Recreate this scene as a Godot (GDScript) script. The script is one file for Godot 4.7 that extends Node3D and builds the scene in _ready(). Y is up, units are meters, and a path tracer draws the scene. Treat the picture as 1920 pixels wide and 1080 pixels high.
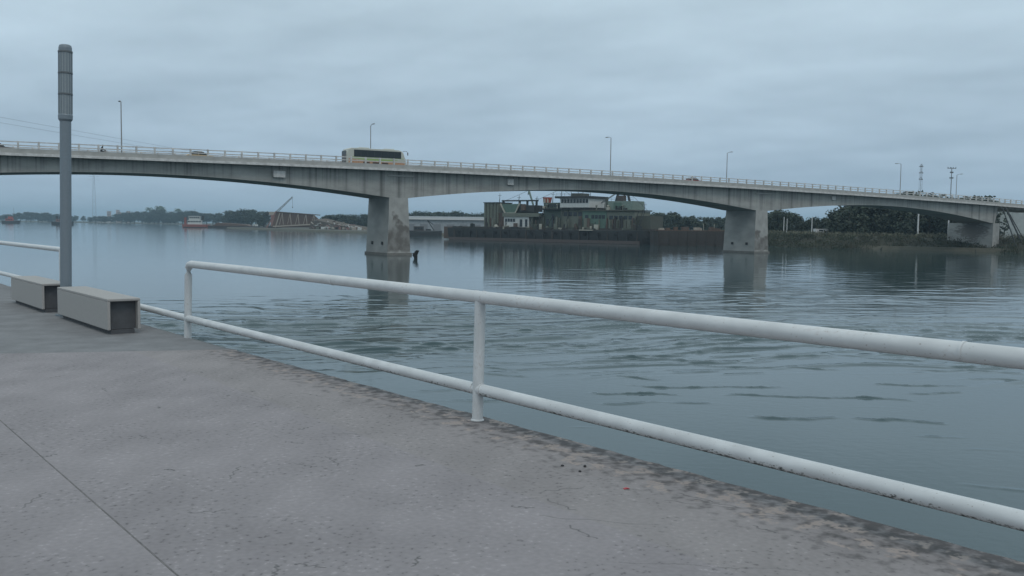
extends Node3D
# Riverside quay with a white pipe railing, a haunched concrete road bridge, and an old dredger moored beyond it.

const WATER := -4.0
const LAND := -3.0
const BRIDGE_ORIGIN := Vector3(-20.3, -4.0, -166.3)
const BRIDGE_TURN := 31.0
const BRIDGE_WIDTH := 9.5

const FAR_LEFT := [[-1159,-2064.7,13.7], [-1120.3,-2009.1,14.5], [-1105.2,-2006,13.5], [-1108.3,-2030.1,12.8], [-1094.3,-2023.6,15.5], [-1091.4,-2032.6,15.4], [-1081,-2038.8,20.1], [-1078.2,-2048.7,18.6], [-1051.5,-2020.6,21.5], [-1051,-2039,21.4], [-1020.4,-2010.6,20.2], [-1022.6,-2032.4,18.4], [-980.7,-1974.7,20], [-977.4,-1995.9,17.9], [-972.8,-2005.3,14.8], [-961.3,-2010.9,16.7], [-926.7,-1967.3,13.5], [-940.3,-2012.8,15.2], [-908.3,-1980,14], [-911.9,-2019,12.3], [-891.3,-1997,13.7], [-870,-1977.5,14.8], [-846.6,-1941,14.4], [-854.8,-1990.9,14.6], [-837.5,-1971,19.3], [-819.6,-1961.3,22.3], [-786.5,-1904,21.9], [-790.8,-1933.9,23.8], [-753,-1861.5,24.1], [-754.9,-1904.9,24.8], [-736.2,-1886.1,24.6], [-710.1,-1852.9,26.3], [-698.7,-1843.1,28.7], [-670.7,-1796.3,27.3], [-661.9,-1809.7,23.5], [-642.9,-1782.1,21.6], [-621.6,-1760,25.6], [-595.4,-1723.5,24.6], [-577.5,-1696.2,24.3], [-544.7,-1627,21], [-514.9,-1573.2,19.1], [-504.9,-1575,19.5], [-463.7,-1472.1,19], [-406.2,-1330.9,17.3], [-360.3,-1206.9,19.5], [-333.6,-1136.9,18.2], [-326.6,-1137.7,21.4], [-304.9,-1089.8,19.8], [-274.2,-1006.6,16.5], [-263.3,-988.8,16.3]]
const MIDDLE := [[-170.1,-853.5,12.3], [-146.8,-760,11.8], [-150.6,-801.8,12.7], [-153.6,-849,12.3], [-149.2,-852.2,13.6], [-135.7,-799.6,12.7], [-133.6,-822.6,13.2], [-130.2,-836,13.1], [-118.5,-798.8,12.3], [-119.1,-848,13.4], [-106.8,-796.1,13.2], [-100.9,-782.9,13.5], [-99.4,-804.2,13.6], [-100.8,-851.9,15.2], [-96.5,-855.1,15.3], [-90.2,-840.1,15.7], [-87.2,-853,17.2], [-76.9,-808,16.6], [-76.4,-855,16.1], [-65.4,-778.4,15.6], [-64.6,-831.3,15.9], [-57.8,-802.5,16.3], [-55.2,-838.8,16.4], [-45.8,-766.7,16.1], [-43.4,-810.2,15.3], [-38.3,-816.7,15.2], [-31.2,-791.7,15.3], [-27.2,-856,16.1], [-21.2,-807.3,14.8], [-15.3,-773.1,13.7]]
const BEHIND_BARGE := [[74.2,-500.6,12], [81.8,-527.1,13.2], [86.1,-537.3,13.4], [86.7,-519.4,13.7], [83.2,-482.1,11.7], [87.4,-490.9,10.4], [97.9,-529.5,11.4], [91.9,-483.7,11.2], [94.9,-480.9,10.6], [101.5,-495.9,10.5], [113.7,-538.5,11], [111.6,-514.3,10.9], [120.2,-539.5,11.3], [121.2,-528.5,12]]
const RIGHT_GAP := [[101,-367.9,11.6], [101.9,-363,12.2], [100.7,-351.4,11.9], [107.1,-365.6,11.7], [113.7,-379.9,11.5], [109.6,-356.6,8.1], [109.4,-348.1,8.5], [116.8,-363.3,9.8], [115.9,-352.4,9.3], [119.2,-353.9,9.2]]
const RIGHT_MASS := [[115.9,-335.9,11.2], [114,-326.2,12.3], [123.6,-348.8,13.5], [115.5,-320.1,14], [120.9,-330.2,14.7], [129.1,-346.7,15.2], [131.2,-347.2,16], [124.9,-324.8,15.6], [136.2,-348.7,15.9], [131,-331.5,16.1], [134.7,-335.8,16.1], [137.8,-338.8,17.1], [133.7,-324.1,16.3], [137,-328.4,17.4], [144,-340.6,18.3], [149,-347.1,19.1], [144.7,-333.6,18.5], [150,-341.3,18.7], [144.2,-323.3,17.4], [157.2,-348.1,17.9], [151.8,-331.2,16.1], [154.6,-332.7,16], [159.4,-339.5,16.6], [159.5,-336.1,15.8], [157.3,-327.5,15.7], [161.3,-332.7,16.7], [167.3,-341.6,17.4], [161.1,-325.5,17]]

var M := {}
var T := {}
var used := {}
var rng := RandomNumberGenerator.new()

# ---------------------------------------------------------------- naming
func numbered(called: String) -> String:
	var k: int = used.get(called, 0)
	used[called] = k + 1
	return called if k == 0 else "%s_%03d" % [called, k]

func part_name(parent: Node, called: String) -> String:
	var key := "parts_" + called
	var k: int = parent.get_meta(key, 0)
	parent.set_meta(key, k + 1)
	return called if k == 0 else "%s_%03d" % [called, k]

func tag(o: Node, label: String, category: String, group := "") -> void:
	o.set_meta("label", label)
	o.set_meta("category", category)
	if group != "":
		o.set_meta("group", group)

func thing(called: String, label: String, category: String, at := Vector3.ZERO, turn := 0.0, group := "") -> Node3D:
	var o := Node3D.new()
	o.name = numbered(called)
	add_child(o)
	o.position = at
	o.rotation_degrees.y = turn
	tag(o, label, category, group)
	return o

func put(called: String, st: SurfaceTool, m: Material, parent: Node) -> MeshInstance3D:
	return put_mesh(called, st.commit(), m, parent)

func put_mesh(called: String, mesh: Mesh, m: Material, parent: Node) -> MeshInstance3D:
	var o := MeshInstance3D.new()
	o.mesh = mesh
	o.material_override = m
	if parent == self:
		o.name = numbered(called)
	else:
		o.name = part_name(parent, called)
	parent.add_child(o, true)
	return o

func structure(called: String, mesh: Mesh, m: Material) -> MeshInstance3D:
	var o := put_mesh(called, mesh, m, self)
	o.set_meta("kind", "structure")
	return o

func copy(o: Node3D, label: String, at: Vector3, turn: float, called := "") -> Node3D:
	var c: Node3D = o.duplicate()
	c.name = numbered(called if called != "" else str(o.name))
	add_child(c)
	c.position = at
	c.rotation_degrees.y = turn
	c.set_meta("label", label)
	return c

# ---------------------------------------------------------------- shapes
func mb() -> SurfaceTool:
	var st := SurfaceTool.new()
	st.begin(Mesh.PRIMITIVE_TRIANGLES)
	return st

func vert(st: SurfaceTool, p: Vector3, n: Vector3, uv: Vector2) -> void:
	st.set_normal(n)
	st.set_uv(uv)
	st.add_vertex(p)

# corners counter-clockwise seen from outside
func quad(st: SurfaceTool, a: Vector3, b: Vector3, c: Vector3, d: Vector3, ua := Vector2.ZERO, ub := Vector2(1, 0), uc := Vector2(1, 1), ud := Vector2(0, 1)) -> void:
	var n := (c - a).cross(d - b).normalized()
	vert(st, a, n, ua); vert(st, c, n, uc); vert(st, b, n, ub)
	vert(st, a, n, ua); vert(st, d, n, ud); vert(st, c, n, uc)

func tri(st: SurfaceTool, a: Vector3, b: Vector3, c: Vector3) -> void:
	var n := (b - a).cross(c - a).normalized()
	vert(st, a, n, Vector2.ZERO); vert(st, c, n, Vector2(1, 1)); vert(st, b, n, Vector2(1, 0))

func box(st: SurfaceTool, c: Vector3, s: Vector3, b := Basis.IDENTITY, taper := 1.0) -> void:
	var h := s * 0.5
	var p := []
	for y in [-1.0, 1.0]:
		var k := 1.0 if y < 0 else taper
		for q in [[-1, 1], [1, 1], [1, -1], [-1, -1]]:
			p.append(c + b * Vector3(q[0] * h.x * k, y * h.y, q[1] * h.z * k))
	for i in 4:
		var j := (i + 1) % 4
		quad(st, p[i], p[j], p[j + 4], p[i + 4])
	quad(st, p[4], p[5], p[6], p[7])
	quad(st, p[3], p[2], p[1], p[0])

# box with chamfered edges all round
func bevel_box(st: SurfaceTool, c: Vector3, s: Vector3, r: float, b := Basis.IDENTITY) -> void:
	var rings := []
	var levels := [[-0.5, r], [-0.5, 0.0, r], [0.5, 0.0, -r], [0.5, r]]
	for l in levels:
		var inset: float = l[1]
		var y: float = l[0] * s.y + (l[2] if l.size() > 2 else 0.0)
		var hx := s.x * 0.5 - inset
		var hz := s.z * 0.5 - inset
		var ring := []
		for q in [Vector2(-hx + r, hz), Vector2(hx - r, hz), Vector2(hx, hz - r), Vector2(hx, -hz + r), Vector2(hx - r, -hz), Vector2(-hx + r, -hz), Vector2(-hx, -hz + r), Vector2(-hx, hz - r)]:
			ring.append(c + b * Vector3(q.x, y, q.y))
		rings.append(ring)
	loft(st, rings, true, true)

# rings of points, each counter-clockwise seen from the end (so that sides face out)
func loft(st: SurfaceTool, rings: Array, closed := true, caps := true, us := PackedFloat32Array()) -> void:
	for i in rings.size() - 1:
		var a: Array = rings[i]
		var b: Array = rings[i + 1]
		var n := a.size()
		var u0 := us[i] if us.size() > 0 else float(i)
		var u1 := us[i + 1] if us.size() > 0 else float(i + 1)
		for k in (n if closed else n - 1):
			var j := (k + 1) % n
			quad(st, a[k], a[j], b[j], b[k], Vector2(u0, float(k) / n), Vector2(u0, float(k + 1) / n), Vector2(u1, float(k + 1) / n), Vector2(u1, float(k) / n))
	if caps:
		var f: Array = rings[0]
		var l: Array = rings[rings.size() - 1]
		for k in range(1, f.size() - 1):
			tri(st, f[0], f[k + 1], f[k])
			tri(st, l[0], l[k], l[k + 1])

# smooth pipe along a path; v runs round it from the top
func tube(st: SurfaceTool, path: Array, r, seg := 10, caps := true, ulen := 1.0) -> void:
	var along := 0.0
	var prev := []
	var prevn := []
	var pu := 0.0
	for i in path.size():
		var p: Vector3 = path[i]
		var d: Vector3
		if i == 0:
			d = path[1] - p
		elif i == path.size() - 1:
			d = p - path[i - 1]
		else:
			d = (path[i + 1] - p).normalized() + (p - path[i - 1]).normalized()
		d = d.normalized()
		var up := Vector3.UP if absf(d.y) < 0.95 else Vector3(0, 0, 1)
		var side := d.cross(up).normalized()
		up = side.cross(d).normalized()
		if i > 0:
			along += p.distance_to(path[i - 1])
		var rr: float = r[i] if r is Array else r
		var ring := []
		var nn := []
		for k in seg + 1:
			var a := TAU * k / seg
			var n := up * cos(a) + side * sin(a)
			ring.append(p + n * rr)
			nn.append(n)
		var u := along / ulen
		if i > 0:
			for k in seg:
				var v0 := float(k) / seg
				var v1 := float(k + 1) / seg
				for q in [[0, k, v0], [1, k + 1, v1], [0, k + 1, v1], [0, k, v0], [1, k, v0], [1, k + 1, v1]]:
					if q[0] == 0:
						vert(st, prev[q[1]], prevn[q[1]], Vector2(pu, q[2]))
					else:
						vert(st, ring[q[1]], nn[q[1]], Vector2(u, q[2]))
		if caps and (i == 0 or i == path.size() - 1):
			var dn := -d if i == 0 else d
			for k in seg:
				vert(st, p, dn, Vector2.ZERO)
				if i == 0:
					vert(st, ring[k], dn, Vector2.ZERO); vert(st, ring[k + 1], dn, Vector2.ZERO)
				else:
					vert(st, ring[k + 1], dn, Vector2.ZERO); vert(st, ring[k], dn, Vector2.ZERO)
		prev = ring; prevn = nn; pu = u

func bar(st: SurfaceTool, a: Vector3, b: Vector3, w: float, h := -1.0) -> void:
	var d := (b - a)
	var l := d.length()
	d /= l
	var up := Vector3.UP if absf(d.y) < 0.95 else Vector3(0, 0, 1)
	var side := d.cross(up).normalized()
	up = side.cross(d)
	box(st, (a + b) * 0.5, Vector3(l, w if h < 0 else h, w), Basis(d, up, side))

func lathe(st: SurfaceTool, c: Vector3, prof: Array, seg := 16) -> void:
	for i in prof.size() - 1:
		var a: Vector2 = prof[i]
		var b: Vector2 = prof[i + 1]
		var t := (b - a).normalized()
		for k in seg:
			var a0 := TAU * k / seg
			var a1 := TAU * (k + 1) / seg
			var d0 := Vector3(cos(a0), 0, -sin(a0))
			var d1 := Vector3(cos(a1), 0, -sin(a1))
			var n0 := d0 * t.y + Vector3(0, -t.x, 0)
			var n1 := d1 * t.y + Vector3(0, -t.x, 0)
			var p00 := c + d0 * a.x + Vector3(0, a.y, 0)
			var p01 := c + d1 * a.x + Vector3(0, a.y, 0)
			var p10 := c + d0 * b.x + Vector3(0, b.y, 0)
			var p11 := c + d1 * b.x + Vector3(0, b.y, 0)
			var z := Vector2.ZERO
			vert(st, p00, n0, z); vert(st, p11, n1, z); vert(st, p01, n1, z)
			vert(st, p00, n0, z); vert(st, p10, n0, z); vert(st, p11, n1, z)

# polygon in x, y (counter-clockwise) pushed along z
func prism(st: SurfaceTool, poly: Array, z0: float, z1: float, taper := 1.0, mid := Vector2.ZERO) -> void:
	var a := []
	var b := []
	for p in poly:
		a.append(Vector3(p.x, p.y, z0))
		var q: Vector2 = mid + (p - mid) * taper
		b.append(Vector3(q.x, q.y, z1))
	var n := poly.size()
	for k in n:
		var j := (k + 1) % n
		if z1 > z0:
			quad(st, a[k], a[j], b[j], b[k])
		else:
			quad(st, a[j], a[k], b[k], b[j])
	var idx := Geometry2D.triangulate_polygon(PackedVector2Array(poly))
	for k in range(0, idx.size(), 3):
		for e in 2:
			var s: Array = a if e == 0 else b
			var p0: Vector3 = s[idx[k]]
			var p1: Vector3 = s[idx[k + 1]]
			var p2: Vector3 = s[idx[k + 2]]
			var want := signf(z0 - z1) if e == 0 else signf(z1 - z0)
			if (p1 - p0).cross(p2 - p0).z * want < 0:
				var sw := p1
				p1 = p2
				p2 = sw
			tri(st, p0, p1, p2)

# slab with a flat top from a ground outline of x, z points
func slab(st: SurfaceTool, pts: PackedVector2Array, y0: float, y1: float, uvo := Vector2.ZERO, uvs := Vector2.ONE, spread := 0.0) -> void:
	var idx := Geometry2D.triangulate_polygon(pts)
	for k in range(0, idx.size(), 3):
		var t := [pts[idx[k]], pts[idx[k + 1]], pts[idx[k + 2]]]
		var area: float = (t[1] - t[0]).cross(t[2] - t[0])
		if area < 0:
			t = [t[0], t[2], t[1]]
		for q in t:
			vert(st, Vector3(q.x, y1, q.y), Vector3.UP, (q - uvo) / uvs)
	var n := pts.size()
	var sgn := 0.0
	for k in n:
		sgn += pts[k].cross(pts[(k + 1) % n])
	for k in n:
		var a := pts[k]
		var b := pts[(k + 1) % n]
		if sgn > 0:
			var w := a; a = b; b = w
		var out := Vector2(-(b - a).y, (b - a).x).normalized() * spread
		quad(st, Vector3(a.x + out.x, y0, a.y + out.y), Vector3(b.x + out.x, y0, b.y + out.y), Vector3(b.x, y1, b.y), Vector3(a.x, y1, a.y), (a - uvo) / uvs, (b - uvo) / uvs, (b - uvo) / uvs, (a - uvo) / uvs)

# ---------------------------------------------------------------- materials
func noise_img(w: int, h: int, freq: float, seed_: int, oct := 4, kind := FastNoiseLite.TYPE_SIMPLEX_SMOOTH, seamless := false) -> Image:
	var n := FastNoiseLite.new()
	n.noise_type = kind
	n.seed = seed_
	n.frequency = freq
	n.fractal_octaves = oct
	return n.get_seamless_image(w, h) if seamless else n.get_image(w, h)

func srgb(v: float) -> int:
	v = clampf(v, 0.0, 1.0)
	return int(255.0 * (12.92 * v if v <= 0.0031308 else 1.055 * pow(v, 1.0 / 2.4) - 0.055) + 0.5)

# grey multiplier texture, mean near 0.85, from broad and fine noise
func mottle(freq: float, broad: float, fine: float, seed_: int) -> ImageTexture:
	var s := 256
	var a := noise_img(s, s, freq, seed_, 4, FastNoiseLite.TYPE_SIMPLEX_SMOOTH, true).get_data()
	var b := noise_img(s, s, 0.14, seed_ + 7, 3, FastNoiseLite.TYPE_SIMPLEX_SMOOTH, true).get_data()
	var d := PackedByteArray()
	d.resize(s * s)
	for i in s * s:
		d[i] = srgb(0.83 + (a[i] / 255.0 - 0.5) * broad + (b[i] / 255.0 - 0.5) * fine)
	var im := Image.create_from_data(s, s, false, Image.FORMAT_L8, d)
	im.convert(Image.FORMAT_RGB8)
	return ImageTexture.create_from_image(im)

func bump_tex(freq: float, seed_: int, strength: float) -> ImageTexture:
	var im := noise_img(256, 256, freq, seed_, 4, FastNoiseLite.TYPE_SIMPLEX_SMOOTH, true)
	im.convert(Image.FORMAT_RGBA8)
	im.bump_map_to_normal_map(strength)
	return ImageTexture.create_from_image(im)

func mat(r: float, g: float, b: float, rough := 0.85, tex: Texture2D = null, size := 4.0, metal := 0.0) -> StandardMaterial3D:
	var m := StandardMaterial3D.new()
	var k := 1.0 / 0.83 if tex else 1.0
	m.albedo_color = Color(minf(r * k, 1), minf(g * k, 1), minf(b * k, 1)).linear_to_srgb()
	m.roughness = rough
	m.metallic = metal
	if tex:
		m.albedo_texture = tex
		m.uv1_triplanar = true
		m.uv1_world_triplanar = true
		m.uv1_scale = Vector3.ONE / size
	return m

func uv_mat(im: Image, rough: float) -> StandardMaterial3D:
	var m := StandardMaterial3D.new()
	im.generate_mipmaps()
	m.albedo_texture = ImageTexture.create_from_image(im)
	m.roughness = rough
	return m

# ---------------------------------------------------------------- sky, light, camera
func sky_image() -> Image:
	var w := 2048
	var h := 1024
	var data := PackedByteArray()
	data.resize(w * h * 3)
	var n := FastNoiseLite.new()
	n.seed = 11; n.frequency = 0.55; n.fractal_octaves = 5
	n.domain_warp_enabled = true; n.domain_warp_amplitude = 0.7; n.domain_warp_frequency = 0.6
	var n2 := FastNoiseLite.new()
	n2.seed = 148; n2.frequency = 0.16; n2.fractal_octaves = 3
	var n4 := FastNoiseLite.new()
	n4.seed = 57; n4.frequency = 1.3; n4.fractal_octaves = 4
	n4.domain_warp_enabled = true; n4.domain_warp_amplitude = 0.4; n4.domain_warp_frequency = 1.5
	for y in h:
		var el := PI * (0.5 - (y + 0.5) / h)
		var se := sin(el)
		var k := maxf(se, 0.0)
		# an even cloud deck, a little paler overhead than towards the horizon
		var base := Vector3(SKY_LOW.x, SKY_LOW.y, SKY_LOW.z).lerp(Vector3(SKY_HIGH.x, SKY_HIGH.y, SKY_HIGH.z), 1.0 - pow(1.0 - k, SKY_CURVE))
		if se < 0.0:
			base = Vector3(SKY_LOW.x, SKY_LOW.y, SKY_LOW.z).lerp(Vector3(0.09, 0.12, 0.13), clampf(-se * 6.0, 0, 1))
		var ce := cos(el)
		var dist := 1.0 / (k + 0.10)
		var o := y * w * 3
		for x in w:
			var c := base
			if se > 0.0:
				var az := TAU * ((x + 0.5) / w - 0.5)
				var px := sin(az) * ce * dist
				var pz := -cos(az) * ce * dist
				# long streaks: the deck is combed by the wind
				var v := n.get_noise_2d(px * 0.95 + pz * 0.5, pz * 1.35 - px * 0.75) * 1.15 + n2.get_noise_2d(px * 2.0 + 3.0, pz * 2.0) * 1.3 + n4.get_noise_2d(px * 1.1 + pz * 0.35, pz * 1.6 - px * 0.6) * 0.8
				var amount := clampf(k * 9.0 + 0.25, 0, 1)
				v *= amount
				c = base * (1.0 + 0.095 * v) + Vector3(0.010, 0.008, 0.004) * v
			data[o] = srgb(c.x); data[o + 1] = srgb(c.y); data[o + 2] = srgb(c.z)
			o += 3
	return Image.create_from_data(w, h, false, Image.FORMAT_RGB8, data)

const SKY_LOW := Vector3(0.35, 0.474, 0.60)
const SKY_HIGH := Vector3(0.67, 0.815, 0.88)
const SKY_CURVE := 2.2

func setup() -> void:
	var cam := Camera3D.new()
	cam.name = "camera"
	cam.fov = 34.3
	cam.near = 0.05
	cam.far = 9000.0
	add_child(cam)
	var p := deg_to_rad(3.818)
	var r := deg_to_rad(0.7276)
	var b := Basis(Vector3.RIGHT, -p)
	b = b * Basis(Vector3(0, 0, 1), r)
	cam.transform = Transform3D(b, Vector3(0, 1.5, 0))
	cam.current = true
	var env := Environment.new()
	var sky := Sky.new()
	var sm := PanoramaSkyMaterial.new()
	sm.panorama = ImageTexture.create_from_image(sky_image())
	sky.sky_material = sm
	env.background_mode = Environment.BG_SKY
	env.sky = sky
	env.tonemap_mode = Environment.TONE_MAPPER_LINEAR
	env.tonemap_exposure = 1.0
	env.sdfgi_enabled = true
	env.ssao_enabled = true
	env.ssil_enabled = true
	env.fog_enabled = true
	env.fog_density = 0.00019
	env.fog_light_color = Color(0.66, 0.76, 0.82)
	var we := WorldEnvironment.new()
	we.name = "world_environment"
	we.environment = env
	add_child(we)
	var sun := DirectionalLight3D.new()
	sun.name = "sun"
	sun.light_energy = 0.2
	sun.light_color = Color(1.0, 0.95, 0.9)
	sun.light_angular_distance = 20.0
	sun.shadow_enabled = true
	sun.rotation_degrees = Vector3(-55, 25, 0)
	add_child(sun)

# ---------------------------------------------------------------- water
func water_height(x: float, d: float, r: float, n1: FastNoiseLite, n2: FastNoiseLite, n3: FastNoiseLite) -> float:
	var patch := n3.get_noise_2d(x * 0.8, d) # slow changes
	var far_edge := 62.0 + maxf(x + 18.0, 0.0) * 0.38
	var chop := smoothstep(28.0, 42.0, d + patch * 9.0) * (1.0 - smoothstep(far_edge * 0.85, far_edge * 1.3, d + patch * 12.0))
	chop *= smoothstep(-36.0, -14.0, x + patch * 8.0) * (1.0 - 0.6 * smoothstep(44.0, 66.0, d))
	var h := 0.0
	if chop > 0.01:
		# wake ripples: thin raised crests with smooth water between, the crests slanting away from the quay
		var q := d - 7.0 * tanh((x - 4.0) / 15.0) + n2.get_noise_2d(x * 0.12, d * 0.16) * 1.3
		var c1 := n1.get_noise_2d(x * 0.55, q * 1.0)
		var warp := n2.get_noise_2d(x * 0.16 + 20.0, q * 0.22) * 3.0 + n1.get_noise_2d(x * 0.30, q * 0.3 + 31.0) * 1.2
		var w1 := sin(q * 2.3 + warp)
		var w2 := sin((q + 0.10 * x) * 3.6 + warp * 1.3 + 2.0)
		var g := clampf(0.70 + patch * 0.9 + n2.get_noise_2d(x * 0.07, q * 0.5 + 70.0) * 1.4, 0.06, 1.0)
		var g2 := clampf(0.5 + n2.get_noise_2d(x * 0.75 + 9.0, q * 0.8) * 1.9, 0.0, 1.0)
		var s1 := maxf(w1 * 1.7 - 0.7, 0.0)
		var s2 := maxf(w2 * 1.7 - 0.7, 0.0)
		h += chop * g * (0.022 * c1 + 0.14 * s1 * s1 * (0.1 + g2) + 0.08 * s2 * s2 * (1.1 - g2))
	# faint ripples over the open reach beyond
	var reach := smoothstep(52.0, 85.0, d) * (1.0 - smoothstep(200.0, 320.0, r)) * smoothstep(-14.0, 12.0, x - 0.02 * d + patch * 10.0)
	if reach > 0.01:
		h += reach * 0.028 * (0.5 + 0.8 * clampf(0.5 + patch, 0, 1)) * n1.get_noise_2d(x * 0.25 + 91.0, d * 0.55)
	# lone wake crests on the smooth water near the quay
	var near := smoothstep(17.0, 22.0, d) * (1.0 - smoothstep(36.0, 48.0, d)) * smoothstep(-6.0, 3.0, x)
	if near > 0.01:
		var ph := (d + 0.05 * x + n2.get_noise_2d(x * 0.30, d * 0.25) * 0.8 + n1.get_noise_2d(x * 0.9, d * 0.2) * 0.22) / 1.7
		var f := absf(ph - roundf(ph)) * 1.7
		var gate := smoothstep(0.05, 0.55, n2.get_noise_2d(x * 0.30 + 40.0, roundf(ph) * 37.0) + (d - 32.0) * 0.02)
		gate *= clampf(0.75 + 1.1 * n1.get_noise_2d(x * 1.3, roundf(ph) * 13.0), 0.0, 1.3)
		h += near * gate * 0.062 * exp(-f * f / 0.010)
	h += 0.0012 * n1.get_noise_2d(x * 0.5, d * 0.5)
	return h

func build_water() -> void:
	var n1 := FastNoiseLite.new()
	n1.seed = 3; n1.frequency = 0.55; n1.fractal_octaves = 3
	var n2 := FastNoiseLite.new()
	n2.seed = 8; n2.frequency = 0.5; n2.fractal_octaves = 2
	var n3 := FastNoiseLite.new()
	n3.seed = 21; n3.frequency = 0.035; n3.fractal_octaves = 2
	var angles := PackedFloat32Array()
	for a in [-100.0, -80.0, -65.0, -55.0, -48.0, -42.0, -38.0]:
		angles.append(deg_to_rad(a))
	var step := 0.13
	var k := -35.0
	while k <= 35.0:
		angles.append(deg_to_rad(k)); k += step
	for a in [38.0, 42.0, 48.0, 55.0, 65.0, 80.0, 100.0]:
		angles.append(deg_to_rad(a))
	var rad := PackedFloat32Array()
	var r := 3.0
	while r < 11.0:
		rad.append(r); r += 1.0
	while r < 50.0:
		rad.append(r); r *= 1.0027
	while r < 90.0:
		rad.append(r); r *= 1.0036
	while r < 300.0:
		rad.append(r); r *= 1.006
	while r < 7000.0:
		rad.append(r); r *= 1.06
	var na := angles.size()
	var nr := rad.size()
	var v := PackedVector3Array()
	v.resize(na * nr)
	var sn := PackedFloat32Array()
	var cs := PackedFloat32Array()
	for a in angles:
		sn.append(sin(a)); cs.append(cos(a))
	for i in nr:
		var rr := rad[i]
		for j in na:
			var x := rr * sn[j]
			var d := rr * cs[j]
			var h := 0.0
			if rr < 330.0 and j > 7 and j < na - 8 and rr > 12.0:
				h = water_height(x, d, rr, n1, n2, n3)
			v[i * na + j] = Vector3(x, WATER + h, -d)
	var nm := PackedVector3Array()
	nm.resize(na * nr)
	for i in nr:
		for j in na:
			if i == 0 or j == 0 or i == nr - 1 or j == na - 1:
				nm[i * na + j] = Vector3.UP
			else:
				var dr := v[(i + 1) * na + j] - v[(i - 1) * na + j]
				var da := v[i * na + j + 1] - v[i * na + j - 1]
				nm[i * na + j] = da.cross(dr).normalized()
	var idx := PackedInt32Array()
	idx.resize((na - 1) * (nr - 1) * 6)
	var o := 0
	for i in nr - 1:
		for j in na - 1:
			var a := i * na + j
			var b := a + 1
			var c := a + na
			var e := c + 1
			idx[o] = a; idx[o + 1] = c; idx[o + 2] = b
			idx[o + 3] = b; idx[o + 4] = c; idx[o + 5] = e
			o += 6
	if nm[na * 40 + 40].y < 0.0:
		for i in nm.size():
			nm[i] = -nm[i]
	var arr := []
	arr.resize(Mesh.ARRAY_MAX)
	arr[Mesh.ARRAY_VERTEX] = v
	arr[Mesh.ARRAY_NORMAL] = nm
	arr[Mesh.ARRAY_INDEX] = idx
	var mesh := ArrayMesh.new()
	mesh.add_surface_from_arrays(Mesh.PRIMITIVE_TRIANGLES, arr)
	var m := StandardMaterial3D.new()
	m.albedo_color = Color(0.034, 0.062, 0.068).linear_to_srgb()
	m.roughness = 0.06
	m.metallic_specular = 0.32
	# fine capillary ripples
	m.normal_enabled = true
	m.normal_texture = T.ripple
	m.normal_scale = 0.06
	m.uv1_triplanar = true
	m.uv1_world_triplanar = true
	m.uv1_scale = Vector3(0.22, 0.22, 0.34)
	structure("water", mesh, m)

# ---------------------------------------------------------------- quay
const POST_A := Vector3(-0.254, 0, -7.112)
const ALONG := Vector3(0.6235, 0, 0.7818)
const OUT := Vector3(0.7818, 0, -0.6235)

func quay_at(s: float, n: float, y := 0.0) -> Vector3:
	return POST_A + ALONG * s + OUT * n + Vector3(0, y, 0)

func edge_at(s: float) -> Vector2:
	var p := quay_at(s, 0.12 + 0.02 * clampf(s, -6, 6))
	return Vector2(p.x, p.z)

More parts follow.
